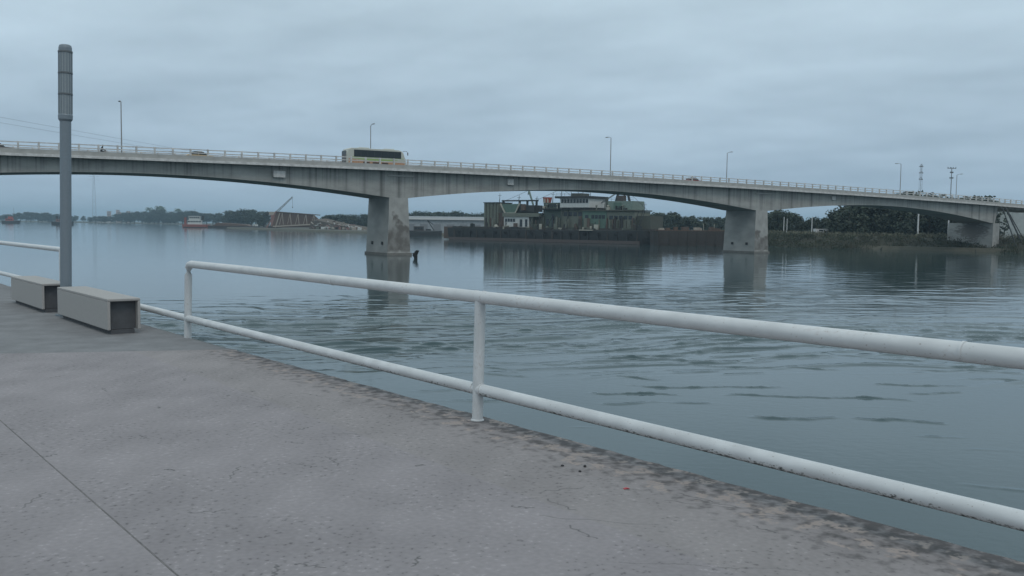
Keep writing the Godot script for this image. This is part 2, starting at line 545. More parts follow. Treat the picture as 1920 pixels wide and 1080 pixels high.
func slab_texture() -> StandardMaterial3D:
	# 11 m by 10 m of worn concrete, x -7..4, z -13..-3, stained along the quay edge
	var w := 1500
	var h := 1364
	var broad := noise_img(w, h, 0.006, 41, 4).get_data()
	var smear := noise_img(w, h / 3, 0.02, 52, 4)
	smear.resize(w, h, Image.INTERPOLATE_CUBIC)
	var sm := smear.get_data()
	var fine := noise_img(w, h, 0.16, 63, 3).get_data()
	var rim := noise_img(w, h, 0.055, 74, 5).get_data()
	var patch := noise_img(w, h, 0.035, 85, 4).get_data()
	var data := PackedByteArray()
	data.resize(w * h * 3)
	var lut := PackedByteArray()
	lut.resize(1025)
	for i in 1025:
		lut[i] = srgb(i / 1024.0)
	var e0 := edge_at(0.0)
	var o := 0
	var i := 0
	for y in h:
		var z := -13.0 + 10.0 * y / h
		for x in w:
			var X := -7.0 + 11.0 * x / w
			var b := broad[i] / 255.0 - 0.5
			var s := sm[i] / 255.0 - 0.5
			var f := fine[i] / 255.0 - 0.5
			var v := 0.25 * (1.0 + 0.24 * b + 0.14 * s + 0.24 * f)
			if f > 0.27 and s > 0.02:
				v += 0.06
			if f < -0.30 and b < 0.05:
				v -= 0.09
			var cr := v * 1.0
			var cg := v * 0.905
			var cb := v * 0.93
			var n := (X - e0.x) * 0.7818 - (z - e0.y) * 0.6235
			if n > -1.1:
				var q := rim[i] / 255.0
				var reach := 1.0 + n / 0.55
				var dirt := clampf((q - 0.62 + reach * 0.52 + f * 0.45) * 2.1, 0.0, 1.0)
				var k := 1.0 - 0.66 * dirt
				cr *= k; cg *= k; cb *= k * 0.97
				var pq := patch[i] / 255.0
				if n > -0.42 and pq > 0.60 and f > -0.12:
					var a := clampf((pq - 0.60) * 9.0, 0, 1) * 0.85
					cr = lerpf(cr, 0.33, a); cg = lerpf(cg, 0.275, a); cb = lerpf(cb, 0.25, a)
			data[o] = lut[clampi(int(cr * 1024), 0, 1024)]
			data[o + 1] = lut[clampi(int(cg * 1024), 0, 1024)]
			data[o + 2] = lut[clampi(int(cb * 1024), 0, 1024)]
			o += 3
			i += 1
	var im := Image.create_from_data(w, h, false, Image.FORMAT_RGB8, data)
	# hairline cracks and scratches
	var dark := Color(0.34, 0.33, 0.33)
	var marks := []
	rng.seed = 404
	for k in 70:
		var mx := rng.randf_range(-4.5, 2.6)
		var mz := rng.randf_range(-9.5, -3.4)
		var ma := rng.randf() * TAU
		var ml := rng.randf_range(0.04, 0.3)
		marks.append([mx, mz, mx + cos(ma) * ml, mz + sin(ma) * ml])
	for c in marks + [[0.86, -5.05, 1.25, -4.93], [0.95, -5.2, 1.15, -5.02], [0.15, -4.75, 0.75, -4.62], [0.3, -4.6, 0.42, -4.4], [1.3, -4.8, 1.9, -4.75], [0.2, -5.05, 0.35, -4.85], [-2.9, -4.55, -2.75, -4.3], [-2.55, -4.05, -2.45, -3.85], [0.5, -4.1, 1.3, -4.02]]:
		var steps := 160
		for t in steps:
			var f := float(t) / steps
			var px := int((lerpf(c[0], c[2], f) + 7.0) / 11.0 * w + sin(f * 19.0 + c[0] * 7.0) * 1.3)
			var py := int((lerpf(c[1], c[3], f) + 13.0) / 10.0 * h + sin(f * 13.0 + c[1] * 3.0) * 1.5)
			if px >= 0 and py >= 0 and px < w and py < h:
				im.set_pixel(px, py, im.get_pixel(px, py).lerp(dark, 0.32))
	var m := uv_mat(im, 0.9)
	m.normal_enabled = true
	var bi := noise_img(1024, 1024, 0.11, 17, 4)
	bi.convert(Image.FORMAT_RGBA8)
	bi.bump_map_to_normal_map(2.0)
	m.normal_texture = ImageTexture.create_from_image(bi)
	m.normal_scale = 0.14
	return m

func build_quay() -> void:
	var jl := Vector2(-20.0, -6.84)
	var je := Vector2(-3.26, -10.972)
	var gj := Vector2(-6.44, -10.19)
	var ga := Vector2(4.34, 3.33)
	var perp := Vector2(-0.7818, 0.6235)
	var jn := Vector2(0.24, 0.97)
	var base_pts := PackedVector2Array([edge_at(-60) - Vector2(0.03, -0.02), edge_at(12) - Vector2(0.03, -0.02), Vector2(6, 14), Vector2(-40, 14), Vector2(-70, -40)])
	var st := mb()
	slab(st, base_pts, -7.0, -0.05)
	var body := structure("quay", st.commit(), M.wall_concrete)
	# three cast slabs lie on it, parted by narrow joints
	var j0 := je + jn * 0.007
	var near_pts := PackedVector2Array()
	near_pts.append(gj + jn * 0.007 - perp * 0.004)
	near_pts.append(j0)
	var s := -4.72
	rng.seed = 77
	while s < 10.0:
		var p := edge_at(s)
		near_pts.append(p + Vector2(OUT.x, OUT.z) * rng.randf_range(-0.018, 0.008))
		s += rng.randf_range(0.06, 0.16)
	near_pts.append(ga - perp * 0.004)
	st = mb()
	slab(st, near_pts, -0.05, 0.0, Vector2(-7, -13), Vector2(11, 10))
	put("concrete_slab", st, M.slab, body)
	st = mb()
	slab(st, PackedVector2Array([gj + jn * 0.007 + perp * 0.004, ga + perp * 0.004, Vector2(-4, 14), Vector2(-39, 14), jl + jn * 0.007]), -0.05, -0.001, Vector2(-7.9, -12.4), Vector2(11, 10))
	put("concrete_slab", st, M.slab, body)
	st = mb()
	slab(st, PackedVector2Array([gj - perp * 0.004, ga - perp * 0.004, ga + perp * 0.004, gj + perp * 0.004]), -0.05, -0.0015)
	put("joint_filler", st, M.joint, body)
	var far_pts := PackedVector2Array()
	far_pts.append(jl - jn * 0.007)
	far_pts.append(Vector2(-68, -39))
	s = -59.0
	while s < -5.2:
		far_pts.append(edge_at(s) + Vector2(OUT.x, OUT.z) * rng.randf_range(-0.018, 0.008))
		s += rng.randf_range(0.1, 0.3)
	far_pts.append(je - jn * 0.007)
	st = mb()
	slab(st, far_pts, -0.05, -0.006)
	put("concrete_slab", st, M.slab_far, body)

func rail_material() -> void:
	# white enamel, chipped; the lower pipe carries black mould in speckles on its underside
	for kind in 2:
		var w := 1024
		var h := 128
		var a := noise_img(w, h, 0.09, 300 + kind, 4).get_data()
		var b := noise_img(w, h, 0.25, 310 + kind, 2).get_data()
		var c := noise_img(w, h, 0.012, 320 + kind, 3).get_data()
		var d := PackedByteArray()
		d.resize(w * h * 3)
		for y in h:
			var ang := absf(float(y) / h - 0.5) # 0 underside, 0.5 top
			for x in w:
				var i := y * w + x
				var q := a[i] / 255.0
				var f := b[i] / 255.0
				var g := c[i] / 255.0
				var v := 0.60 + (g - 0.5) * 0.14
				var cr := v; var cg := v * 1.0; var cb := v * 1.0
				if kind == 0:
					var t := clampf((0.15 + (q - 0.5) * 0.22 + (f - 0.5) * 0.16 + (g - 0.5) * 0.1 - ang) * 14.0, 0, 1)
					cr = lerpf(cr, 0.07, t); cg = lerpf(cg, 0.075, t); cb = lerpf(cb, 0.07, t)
				else:
					var t := clampf((q * 0.5 + g * 0.5 - 0.60) * 5.0, 0, 1) * 0.3
					cr = lerpf(cr, 0.45, t); cg = lerpf(cg, 0.40, t); cb = lerpf(cb, 0.37, t)
				if q > 0.80 and f > 0.66:
					cr *= 0.5; cg *= 0.43; cb *= 0.38
				d[i * 3] = srgb(cr); d[i * 3 + 1] = srgb(cg); d[i * 3 + 2] = srgb(cb)
		var im := Image.create_from_data(w, h, false, Image.FORMAT_RGB8, d)
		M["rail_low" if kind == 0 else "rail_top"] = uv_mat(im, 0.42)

func build_railings() -> void:
	rail_material()
	var top := 0.955
	var low := 0.245
	var r := thing("pipe_railing", "white painted pipe railing along the open quay edge, nearest to the viewer", "railing", quay_at(-6.35, 0))
	var o := quay_at(-6.35, 0)
	# the end post bends over into the handrail
	var st := mb()
	var path := [quay_at(-6.35, 0, -0.02) - o, quay_at(-6.30, 0, top - 0.14) - o, quay_at(-6.287, 0, top - 0.05) - o, quay_at(-6.255, 0, top - 0.012) - o, quay_at(-6.19, 0, top) - o]
	tube(st, path, 0.047, 14, true, 4.0)
	put("end_post", st, M.rail_top, r)
	st = mb()
	path = []
	for i in 27:
		var f := i / 26.0
		path.append(quay_at(lerpf(-6.19, 6.4, f), sin(f * 9.0) * 0.004, top + sin(f * 7.0) * 0.003) - o)
	tube(st, path, 0.0475, 18, true, 4.0)
	put("top_rail", st, M.rail_top, r)
	st = mb()
	path = []
	for i in 41:
		var f := i / 40.0
		path.append(quay_at(lerpf(-12.88, 6.4, f), sin(f * 11.0) * 0.004, low + sin(f * 8.0) * 0.003) - o)
	tube(st, path, 0.045, 18, true, 4.0)
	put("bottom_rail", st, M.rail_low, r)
	for s in [0.0, 6.35]:
		st = mb()
		tube(st, [quay_at(s, 0.0, -0.02) - o, quay_at(s + 0.022, 0.0, top - 0.02) - o], 0.0435, 14, true, 4.0)
		put("post", st, M.rail_top, r)
		st = mb()
		lathe(st, quay_at(s, 0.0, 0.0) - o, [Vector2(0.052, -0.002), Vector2(0.052, 0.006), Vector2(0.0436, 0.014)], 16)
		put("weld_collar", st, M.rail_top, r)
	for q in [[-6.325, low], [0.006, low], [0.02, top], [6.356, low], [6.37, top]]:
		for side in [-0.05, 0.05]:
			st = mb()
			tube(st, [quay_at(q[0] + side - 0.006, 0, q[1]) - o, quay_at(q[0] + side + 0.006, 0, q[1]) - o], 0.0502 if q[1] == top else 0.0475, 16, true, 4.0)
			put("weld_bead", st, M.rail_top, r)
	for s in [-2.35, 3.7]:
		st = mb()
		tube(st, [quay_at(s, 0, top) - o, quay_at(s + 0.012, 0, top) - o], 0.0490, 18, true, 4.0)
		put("pipe_joint", st, M.rail_top, r)
	# the next length, past the lamp
	var r2 := thing("pipe_railing", "white pipe railing that ends behind the tall lamp post", "railing", quay_at(-12.95, 0))
	o = quay_at(-12.95, 0)
	for y in [top, low]:
		st = mb()
		tube(st, [quay_at(-12.95, 0, y) - o, quay_at(-20, 0, y) - o, quay_at(-32, 0, y) - o], 0.047, 14, true, 4.0)
		put("top_rail" if y == top else "bottom_rail", st, M.rail_top, r2)
	for s in [-12.95, -19.3, -25.6]:
		st = mb()
		tube(st, [quay_at(s, 0, -0.02) - o, quay_at(s, 0, top + 0.02) - o], 0.0435, 12, true, 4.0)
		put("post", st, M.rail_top, r2)

func bench(at: Vector3, turn: float, length: float, label: String) -> void:
	# local x along the bench; its clad top and sides overhang a dark core and a set-back plinth
	var b := thing("block_bench", label, "bench", at, turn, "block benches by the lamp")
	var w := 0.42
	var hh := 0.475
	var t := 0.035
	var y0 := 0.06
	var st := mb()
	bevel_box(st, Vector3(0, hh - t * 0.5, 0), Vector3(length, t, w), 0.006)
	put("seat_slab", st, M.bench, b)
	for s in [1.0, -1.0]:
		st = mb()
		bevel_box(st, Vector3(0, (y0 + hh - t) * 0.5 - 0.001, s * (w * 0.5 - t * 0.5)), Vector3(length, hh - t - y0 - 0.002, t), 0.005)
		put("side_panel", st, M.bench, b)
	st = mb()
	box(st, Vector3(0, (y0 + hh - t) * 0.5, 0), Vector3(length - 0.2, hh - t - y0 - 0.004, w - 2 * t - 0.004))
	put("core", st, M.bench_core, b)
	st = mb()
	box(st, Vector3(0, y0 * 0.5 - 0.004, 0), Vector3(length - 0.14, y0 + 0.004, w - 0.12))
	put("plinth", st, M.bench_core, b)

func build_lamp() -> void:
	var l := thing("lamp_post", "tall grey lamp post with ribbed three-tier lantern behind the benches", "lamp post", Vector3(-7.05, -0.006, -14.7))
	l.scale = Vector3.ONE * 1.03
	l.rotation.z = -0.016
	var st := mb()
	lathe(st, Vector3.ZERO, [Vector2(0.15, 0), Vector2(0.15, 0.02), Vector2(0.088, 0.03)], 20)
	put("base_flange", st, M.lamp_metal, l)
	st = mb()
	lathe(st, Vector3.ZERO, [Vector2(0.082, 0.02), Vector2(0.080, 3.0), Vector2(0.0, 3.0)], 24)
	put("pole", st, M.lamp_metal, l)
	st = mb()
	lathe(st, Vector3.ZERO, [Vector2(0.083, 2.955), Vector2(0.102, 2.985), Vector2(0.104, 3.045), Vector2(0.098, 3.06), Vector2(0, 3.06)], 24)
	put("lantern_base", st, M.lamp_metal, l)
	for k in 3:
		var y := 3.06 + k * 0.315
		st = mb()
		lathe(st, Vector3.ZERO, [Vector2(0.094, y), Vector2(0.094, y + 0.30)], 24)
		put("diffuser", st, M.lamp_cover, l)
		for q in 14:
			var a := TAU * q / 14.0
			st = mb()
			box(st, Vector3(cos(a) * 0.093, y + 0.147, sin(a) * 0.093), Vector3(0.014, 0.286, 0.012), Basis(Vector3.UP, -a))
			put("rib", st, M.lamp_metal, l)
		st = mb()
		lathe(st, Vector3.ZERO, [Vector2(0.0, y + 0.290), Vector2(0.103, y + 0.290), Vector2(0.105, y + 0.295), Vector2(0.103, y + 0.315), Vector2(0, y + 0.317)], 24)
		put("ring", st, M.lamp_dark, l)
	st = mb()
	lathe(st, Vector3.ZERO, [Vector2(0.094, 4.005), Vector2(0.094, 4.05), Vector2(0.085, 4.085), Vector2(0.06, 4.10), Vector2(0.0, 4.105)], 24)
	put("cap", st, M.lamp_metal, l)

func build_litter() -> void:
	rng.seed = 5
	var k := 0
	for p in [[0.33, -5.76, 0.014, "dark pebble on the concrete, left one of three"], [0.47, -5.75, 0.017, "dark pebble on the concrete, the one nearest the railing"], [0.43, -5.63, 0.013, "dark pebble on the concrete, nearest of three to the viewer"]]:
		var st := mb()
		lathe(st, Vector3.ZERO, [Vector2(0.0, -0.001), Vector2(p[2] * 0.8, 0.001), Vector2(p[2], p[2] * 0.45), Vector2(p[2] * 0.6, p[2] * 0.95), Vector2(0.0, p[2] * 1.1)], 7)
		var o := put("pebble", st, M.dark_stone, self)
		o.position = Vector3(p[0], 0.001, p[1])
		o.rotation.y = k * 1.3
		o.scale = Vector3(0.85, 0.7, 0.62)
		tag(o, p[3], "pebble", "pebbles on the quay")
		k += 1
	var st2 := mb()
	prism(st2, [Vector2(-0.022, 0.0), Vector2(0.0, 0.004), Vector2(0.024, 0.001), Vector2(0.026, 0.004), Vector2(0.004, 0.010), Vector2(-0.02, 0.005)], -0.012, 0.014)
	var s := put("plastic_scrap", st2, M.red_plastic, self)
	s.position = Vector3(0.67, 0.001, -5.27)
	s.rotation.y = 0.35
	s.scale = Vector3.ONE * 0.7
	tag(s, "tiny red plastic scrap lying on the concrete quay", "litter")

# ---------------------------------------------------------------- bridge
func deck_y(t: float) -> float: # underside of the deck edge
	return 14.9 - 7.2e-5 * t * t

func girder_y(t: float) -> float:
	var span := 89.5
	var f := t / span
	var mid := absf(f - floorf(f) - 0.5) * span
	var pier := clampf((mid) / (span * 0.5 - 2.0), 0, 1)
	if t > 179.5:
		return deck_y(t) - 0.55
	return deck_y(t) - (1.95 + 2.75 * pow(pier, 1.85))

func bridge_point(t: float, y: float, z: float) -> Vector3:
	return BRIDGE_ORIGIN + Basis(Vector3.UP, deg_to_rad(BRIDGE_TURN)) * Vector3(t, y, z)

func sweep(parent: Node, called: String, m: Material, t0: float, t1: float, step: float, z0: float, z1: float, y0: float, y1: float) -> void:
	var st := mb()
	var rings := []
	var us := PackedFloat32Array()
	var t := t0
	while true:
		var d := deck_y(t)
		rings.append([Vector3(t, d + y0, z1), Vector3(t, d + y0, z0), Vector3(t, d + y1, z0), Vector3(t, d + y1, z1)])
		us.append(t)
		if t >= t1:
			break
		t = minf(t + step, t1)
	loft(st, rings, true, true, us)
	put(called, st, m, parent)

func girder_texture() -> StandardMaterial3D:
	var w := 2048
	var h := 96
	var a := noise_img(w, h, 0.02, 401, 4).get_data()
	var col := noise_img(w, 1, 0.05, 402, 4).get_data()
	var col2 := noise_img(w, 1, 0.35, 403, 3).get_data()
	var f := noise_img(w, h, 0.2, 404, 2).get_data()
	var d := PackedByteArray()
	d.resize(w * h * 3)
	for x in w:
		var t := -95.0 + 300.0 * x / w
		var span := 89.5
		var ff := t / span
		var near_pier := absf(ff - floorf(ff) - 0.5) * 2.0 # 1 at a pier
		# rain has run down from the deck joints, in bands
		var ph := t / 3.3
		var joint := absf(ph - roundf(ph)) * 3.3
		var amount := clampf((near_pier - 0.35) * 1.8, 0.12, 1.0) * clampf((col[x] / 255.0) * 1.6 - 0.25, 0.1, 1.0)
		for y in h:
			var i := y * w + x
			var depth := float(y) / h
			var v := 0.36 + (a[i] / 255.0 - 0.5) * 0.14 + (f[i] / 255.0 - 0.5) * 0.05
			var line := amount * clampf(1.0 - joint / 0.6, 0, 1) * 0.6
			var drip := clampf((col2[x] / 255.0 - 0.52) * 2.6, 0, 1) * clampf(1.0 - depth * (1.8 - 1.4 * col[x] / 255.0), 0, 1) * 0.5
			v *= (1.0 - line) * (1.0 - drip)
			d[i * 3] = srgb(v); d[i * 3 + 1] = srgb(v * 0.985); d[i * 3 + 2] = srgb(v * 0.93)
	return uv_mat(Image.create_from_data(w, h, false, Image.FORMAT_RGB8, d), 0.9)

func pier_texture(kind: int) -> StandardMaterial3D:
	# u runs round the four faces (the first quarter faces the quay), v from the water up
	var w := 512
	var h := 256
	var a := noise_img(w, h, 0.015, 500 + kind, 4).get_data()
	var b := noise_img(w, h, 0.06, 510 + kind, 4).get_data()
	var f := noise_img(w, h, 0.25, 520 + kind, 2).get_data()
	var d := PackedByteArray()
	d.resize(w * h * 3)
	for y in h:
		var up := 1.0 - (y + 0.5) / h
		for x in w:
			var i := y * w + x
			var u := (x + 0.5) / w * 4.0
			var face := int(u)
			u -= face
			var v := 0.37 + (a[i] / 255.0 - 0.5) * 0.14 + (f[i] / 255.0 - 0.5) * 0.05
			var cr := v; var cg := v * 0.98; var cb := v * 0.93
			var tide := clampf((0.055 + (b[i] / 255.0 - 0.5) * 0.05 - up) * 40.0, 0, 1)
			cr = lerpf(cr, 0.10, tide * 0.8); cg = lerpf(cg, 0.11, tide * 0.8); cb = lerpf(cb, 0.09, tide * 0.8)
			if face == 0 and kind != 2:
				# damp brown stain with its own outline
				var top := (0.62 if kind == 0 else 0.50) + (a[i] / 255.0 - 0.5) * 0.35 + 0.05 * sin(u * 5.0 + kind)
				var t := clampf((top - up) * 9.0, 0, 1) * clampf((up - 0.10 - (a[i] / 255.0 - 0.5) * 0.08) * 25.0, 0, 1)
				t *= clampf(0.72 + (a[i] / 255.0 - 0.5) * 1.2 + (f[i] / 255.0 - 0.5) * 0.5, 0.35, 1.0)
				cr = lerpf(cr, 0.105, t * 0.85); cg = lerpf(cg, 0.092, t * 0.85); cb = lerpf(cb, 0.082, t * 0.85)
			if kind == 2 and face == 3:
				var t2 := clampf((0.5 - absf(u - 0.55) * 1.1 - absf(up - 0.75) + (b[i] / 255.0 - 0.5) * 0.5) * 5.0, 0, 1)
				cr = lerpf(cr, 0.13, t2 * 0.7); cg = lerpf(cg, 0.11, t2 * 0.7); cb = lerpf(cb, 0.10, t2 * 0.7)
			d[i * 3] = srgb(cr); d[i * 3 + 1] = srgb(cg); d[i * 3 + 2] = srgb(cb)
	return uv_mat(Image.create_from_data(w, h, false, Image.FORMAT_RGB8, d), 0.9)

func build_bridge() -> Node3D:
	var b := thing("road_bridge", "long grey concrete road bridge with haunched girder crossing the river", "bridge", BRIDGE_ORIGIN, BRIDGE_TURN)
	var W := BRIDGE_WIDTH
	var t0 := -95.0
	var t1 := 205.0
	# girder: a box whose depth grows towards the piers
	var st := mb()
	var t := t0
	var last := []
	while t <= t1 + 0.01:
		var yt := deck_y(t) + 0.02
		var yb := girder_y(t)
		var u := (t + 95.0) / 300.0
		var ring := [Vector3(t, yt, 0), Vector3(t, yb, 0), Vector3(t, yb, -W), Vector3(t, yt, -W), u, clampf((yt - yb) / 5.0, 0, 1)]
		if last.size() > 0:
			var u0: float = last[4]
			quad(st, last[1], ring[1], ring[0], last[0], Vector2(u0, last[5]), Vector2(u, ring[5]), Vector2(u, 0), Vector2(u0, 0))
			quad(st, last[2], ring[2], ring[1], last[1], Vector2(u0, 0.72), Vector2(u, 0.72), Vector2(u, 0.95), Vector2(u0, 0.95))
			quad(st, last[3], ring[3], ring[2], last[2], Vector2(u0, 0), Vector2(u, 0), Vector2(u, ring[5]), Vector2(u0, last[5]))
		last = ring
		t += 1.0
	put("girder", st, M.girder, b)
	sweep(b, "deck_slab", M.bridge_concrete, t0, t1, 4.0, -W - 1.35, 1.35, 0.0, 0.30)
	sweep(b, "roadway", M.asphalt, t0, t1, 4.0, -W - 0.7, 0.7, 0.302, 0.42)
	for side in 2:
		var zs := 1.0 if side == 0 else -1.0
		var zo := 0.0 if side == 0 else -W
		var za := zo + zs * 0.87
		sweep(b, "edge_ledge", M.bridge_pale, t0, t1, 4.0, minf(zo + zs * 1.352, zo + zs * 1.5), maxf(zo + zs * 1.352, zo + zs * 1.5), -0.06, 0.34)
		sweep(b, "parapet", M.bridge_concrete, t0, t1, 4.0, minf(zo + zs * 1.0, zo + zs * 1.32), maxf(zo + zs * 1.0, zo + zs * 1.32), 0.304, 1.0)
		for y in [1.36, 1.86]:
			sweep(b, "guard_rail", M.bridge_pale, t0, t1, 4.0, minf(zo + zs * 1.1, zo + zs * 1.22), maxf(zo + zs * 1.1, zo + zs * 1.22), y, y + 0.15)
	# balusters, one mesh shared by all
	st = mb()
	bevel_box(st, Vector3(0, 0.535, 0), Vector3(0.26, 1.07, 0.30), 0.03)
	var post: ArrayMesh = st.commit()
	for side in 2:
		t = -73.0
		while t < 204.0:
			var o := put_mesh("rail_post", post, M.bridge_pale, b)
			o.position = Vector3(t, deck_y(t) + 0.995, 1.16 if side == 0 else -W - 1.16)
			t += 2.65
	# piers
	for i in 4:
		var tc: float = [-89.5, 0.0, 89.5, 179.6][i]
		var top := girder_y(tc - 0.1) + 0.01
		var lt := 3.6 if i < 3 else 3.0
		var lb := 4.5 if i < 3 else 3.2
		var wt := W if i < 3 else 13.5
		var wb := W + 0.5 if i < 3 else 14.0
		if i == 3:
			top = girder_y(tc - 0.2) + 0.01
		st = mb()
		var pts := []
		for q in [[-0.7, lb, wb, 0.25], [top, lt, wt, 0.0]]:
			var zf: float = q[3] if i < 3 else 0.1
			pts.append([Vector3(tc - q[1] / 2, q[0], zf), Vector3(tc + q[1] / 2, q[0], zf), Vector3(tc + q[1] / 2, q[0], zf - q[2]), Vector3(tc - q[1] / 2, q[0], zf - q[2])])
		for k in 4:
			var j := (k + 1) % 4
			quad(st, pts[0][k], pts[0][j], pts[1][j], pts[1][k], Vector2(k * 0.25 + 0.004, 1), Vector2(k * 0.25 + 0.246, 1), Vector2(k * 0.25 + 0.246, 0), Vector2(k * 0.25 + 0.004, 0))
		quad(st, pts[1][0], pts[1][1], pts[1][2], pts[1][3])
		var p := put("pier", st, [M.pier_b, M.pier_a, M.pier_b, M.pier_c][i], b)
		if i < 3:
			st = mb()
			box(st, Vector3(tc, -0.3, -W * 0.5), Vector3(lb + 0.35, 1.4, wb + 0.35))
			put("footing", st, M.pier_foot, p)
			for k in 2:
				st = mb()
				box(st, Vector3(tc - lb * 0.5 + 0.16, 2.1, -2.2 - k * 4.6), Vector3(0.5, 0.55, 0.55))
				put("bracket", st, M.dark_metal, p)
			# bearing ledge where the girder meets the pier
			st = mb()
			box(st, Vector3(tc + 0.3, deck_y(tc) - 0.85, 0.10), Vector3(5.0, 0.28, 0.2))
			put("ledge", st, M.bridge_concrete, p)
	for q in [[-21.6, 13.5, 2.0, 1.1, 0.5], [22.9, 13.75, 1.3, 1.15, 0.45], [113.0, 13.05, 1.2, 0.9, 0.35]]:
		st = mb()
		bevel_box(st, Vector3(q[0], q[1], q[4] * 0.5 - 0.01), Vector3(q[2], q[3], q[4]), 0.04)
		put("inspection_box", st, M.bridge_pale, b)
	# expansion joints seen as dark slots in the parapet
	return b

func street_lamp(t: float, far_side: bool, label: String) -> void:
	var z := 0.25 if not far_side else -BRIDGE_WIDTH - 0.25
	var y := deck_y(t) + 0.42
	var l := thing("street_lamp", label, "street lamp", bridge_point(t, y, z), BRIDGE_TURN + (0.0 if not far_side else 180.0), "street lamps on the bridge")
	var st := mb()
	tube(st, [Vector3(0, 0, 0), Vector3(0, 4, 0), Vector3(0, 8.3, 0)], [0.11, 0.09, 0.07], 8)
	put("pole", st, M.lamp_grey, l)
	st = mb()
	bevel_box(st, Vector3(0, 0.2, 0), Vector3(0.34, 0.4, 0.34), 0.03)
	put("base", st, M.lamp_grey, l)
	st = mb()
	tube(st, [Vector3(0, 8.2, 0), Vector3(0, 8.42, -0.3), Vector3(0, 8.5, -1.0)], 0.045, 6)
	put("arm", st, M.lamp_grey, l)
	st = mb()
	bevel_box(st, Vector3(0, 8.49, -1.35), Vector3(0.3, 0.14, 0.8), 0.04)
	put("lamp_head", st, M.lamp_grey, l)

func wheel(parent: Node, c: Vector3, r: float, w: float) -> void:
	var n := Node3D.new()
	n.name = part_name(parent, "wheel")
	parent.add_child(n)
	n.position = c
	n.rotation_degrees.x = 90
	var st := mb()
	lathe(st, Vector3.ZERO, [Vector2(r * 0.6, -w * 0.5), Vector2(r * 0.93, -w * 0.5), Vector2(r, -w * 0.32), Vector2(r, w * 0.32), Vector2(r * 0.93, w * 0.5), Vector2(r * 0.6, w * 0.5)], 14)
	put("tyre", st, M.rubber, n)
	st = mb()
	lathe(st, Vector3.ZERO, [Vector2(0, -w * 0.40), Vector2(r * 0.6, -w * 0.44), Vector2(r * 0.6, w * 0.44), Vector2(0, w * 0.40)], 12)
	put("rim", st, M.steel, n)

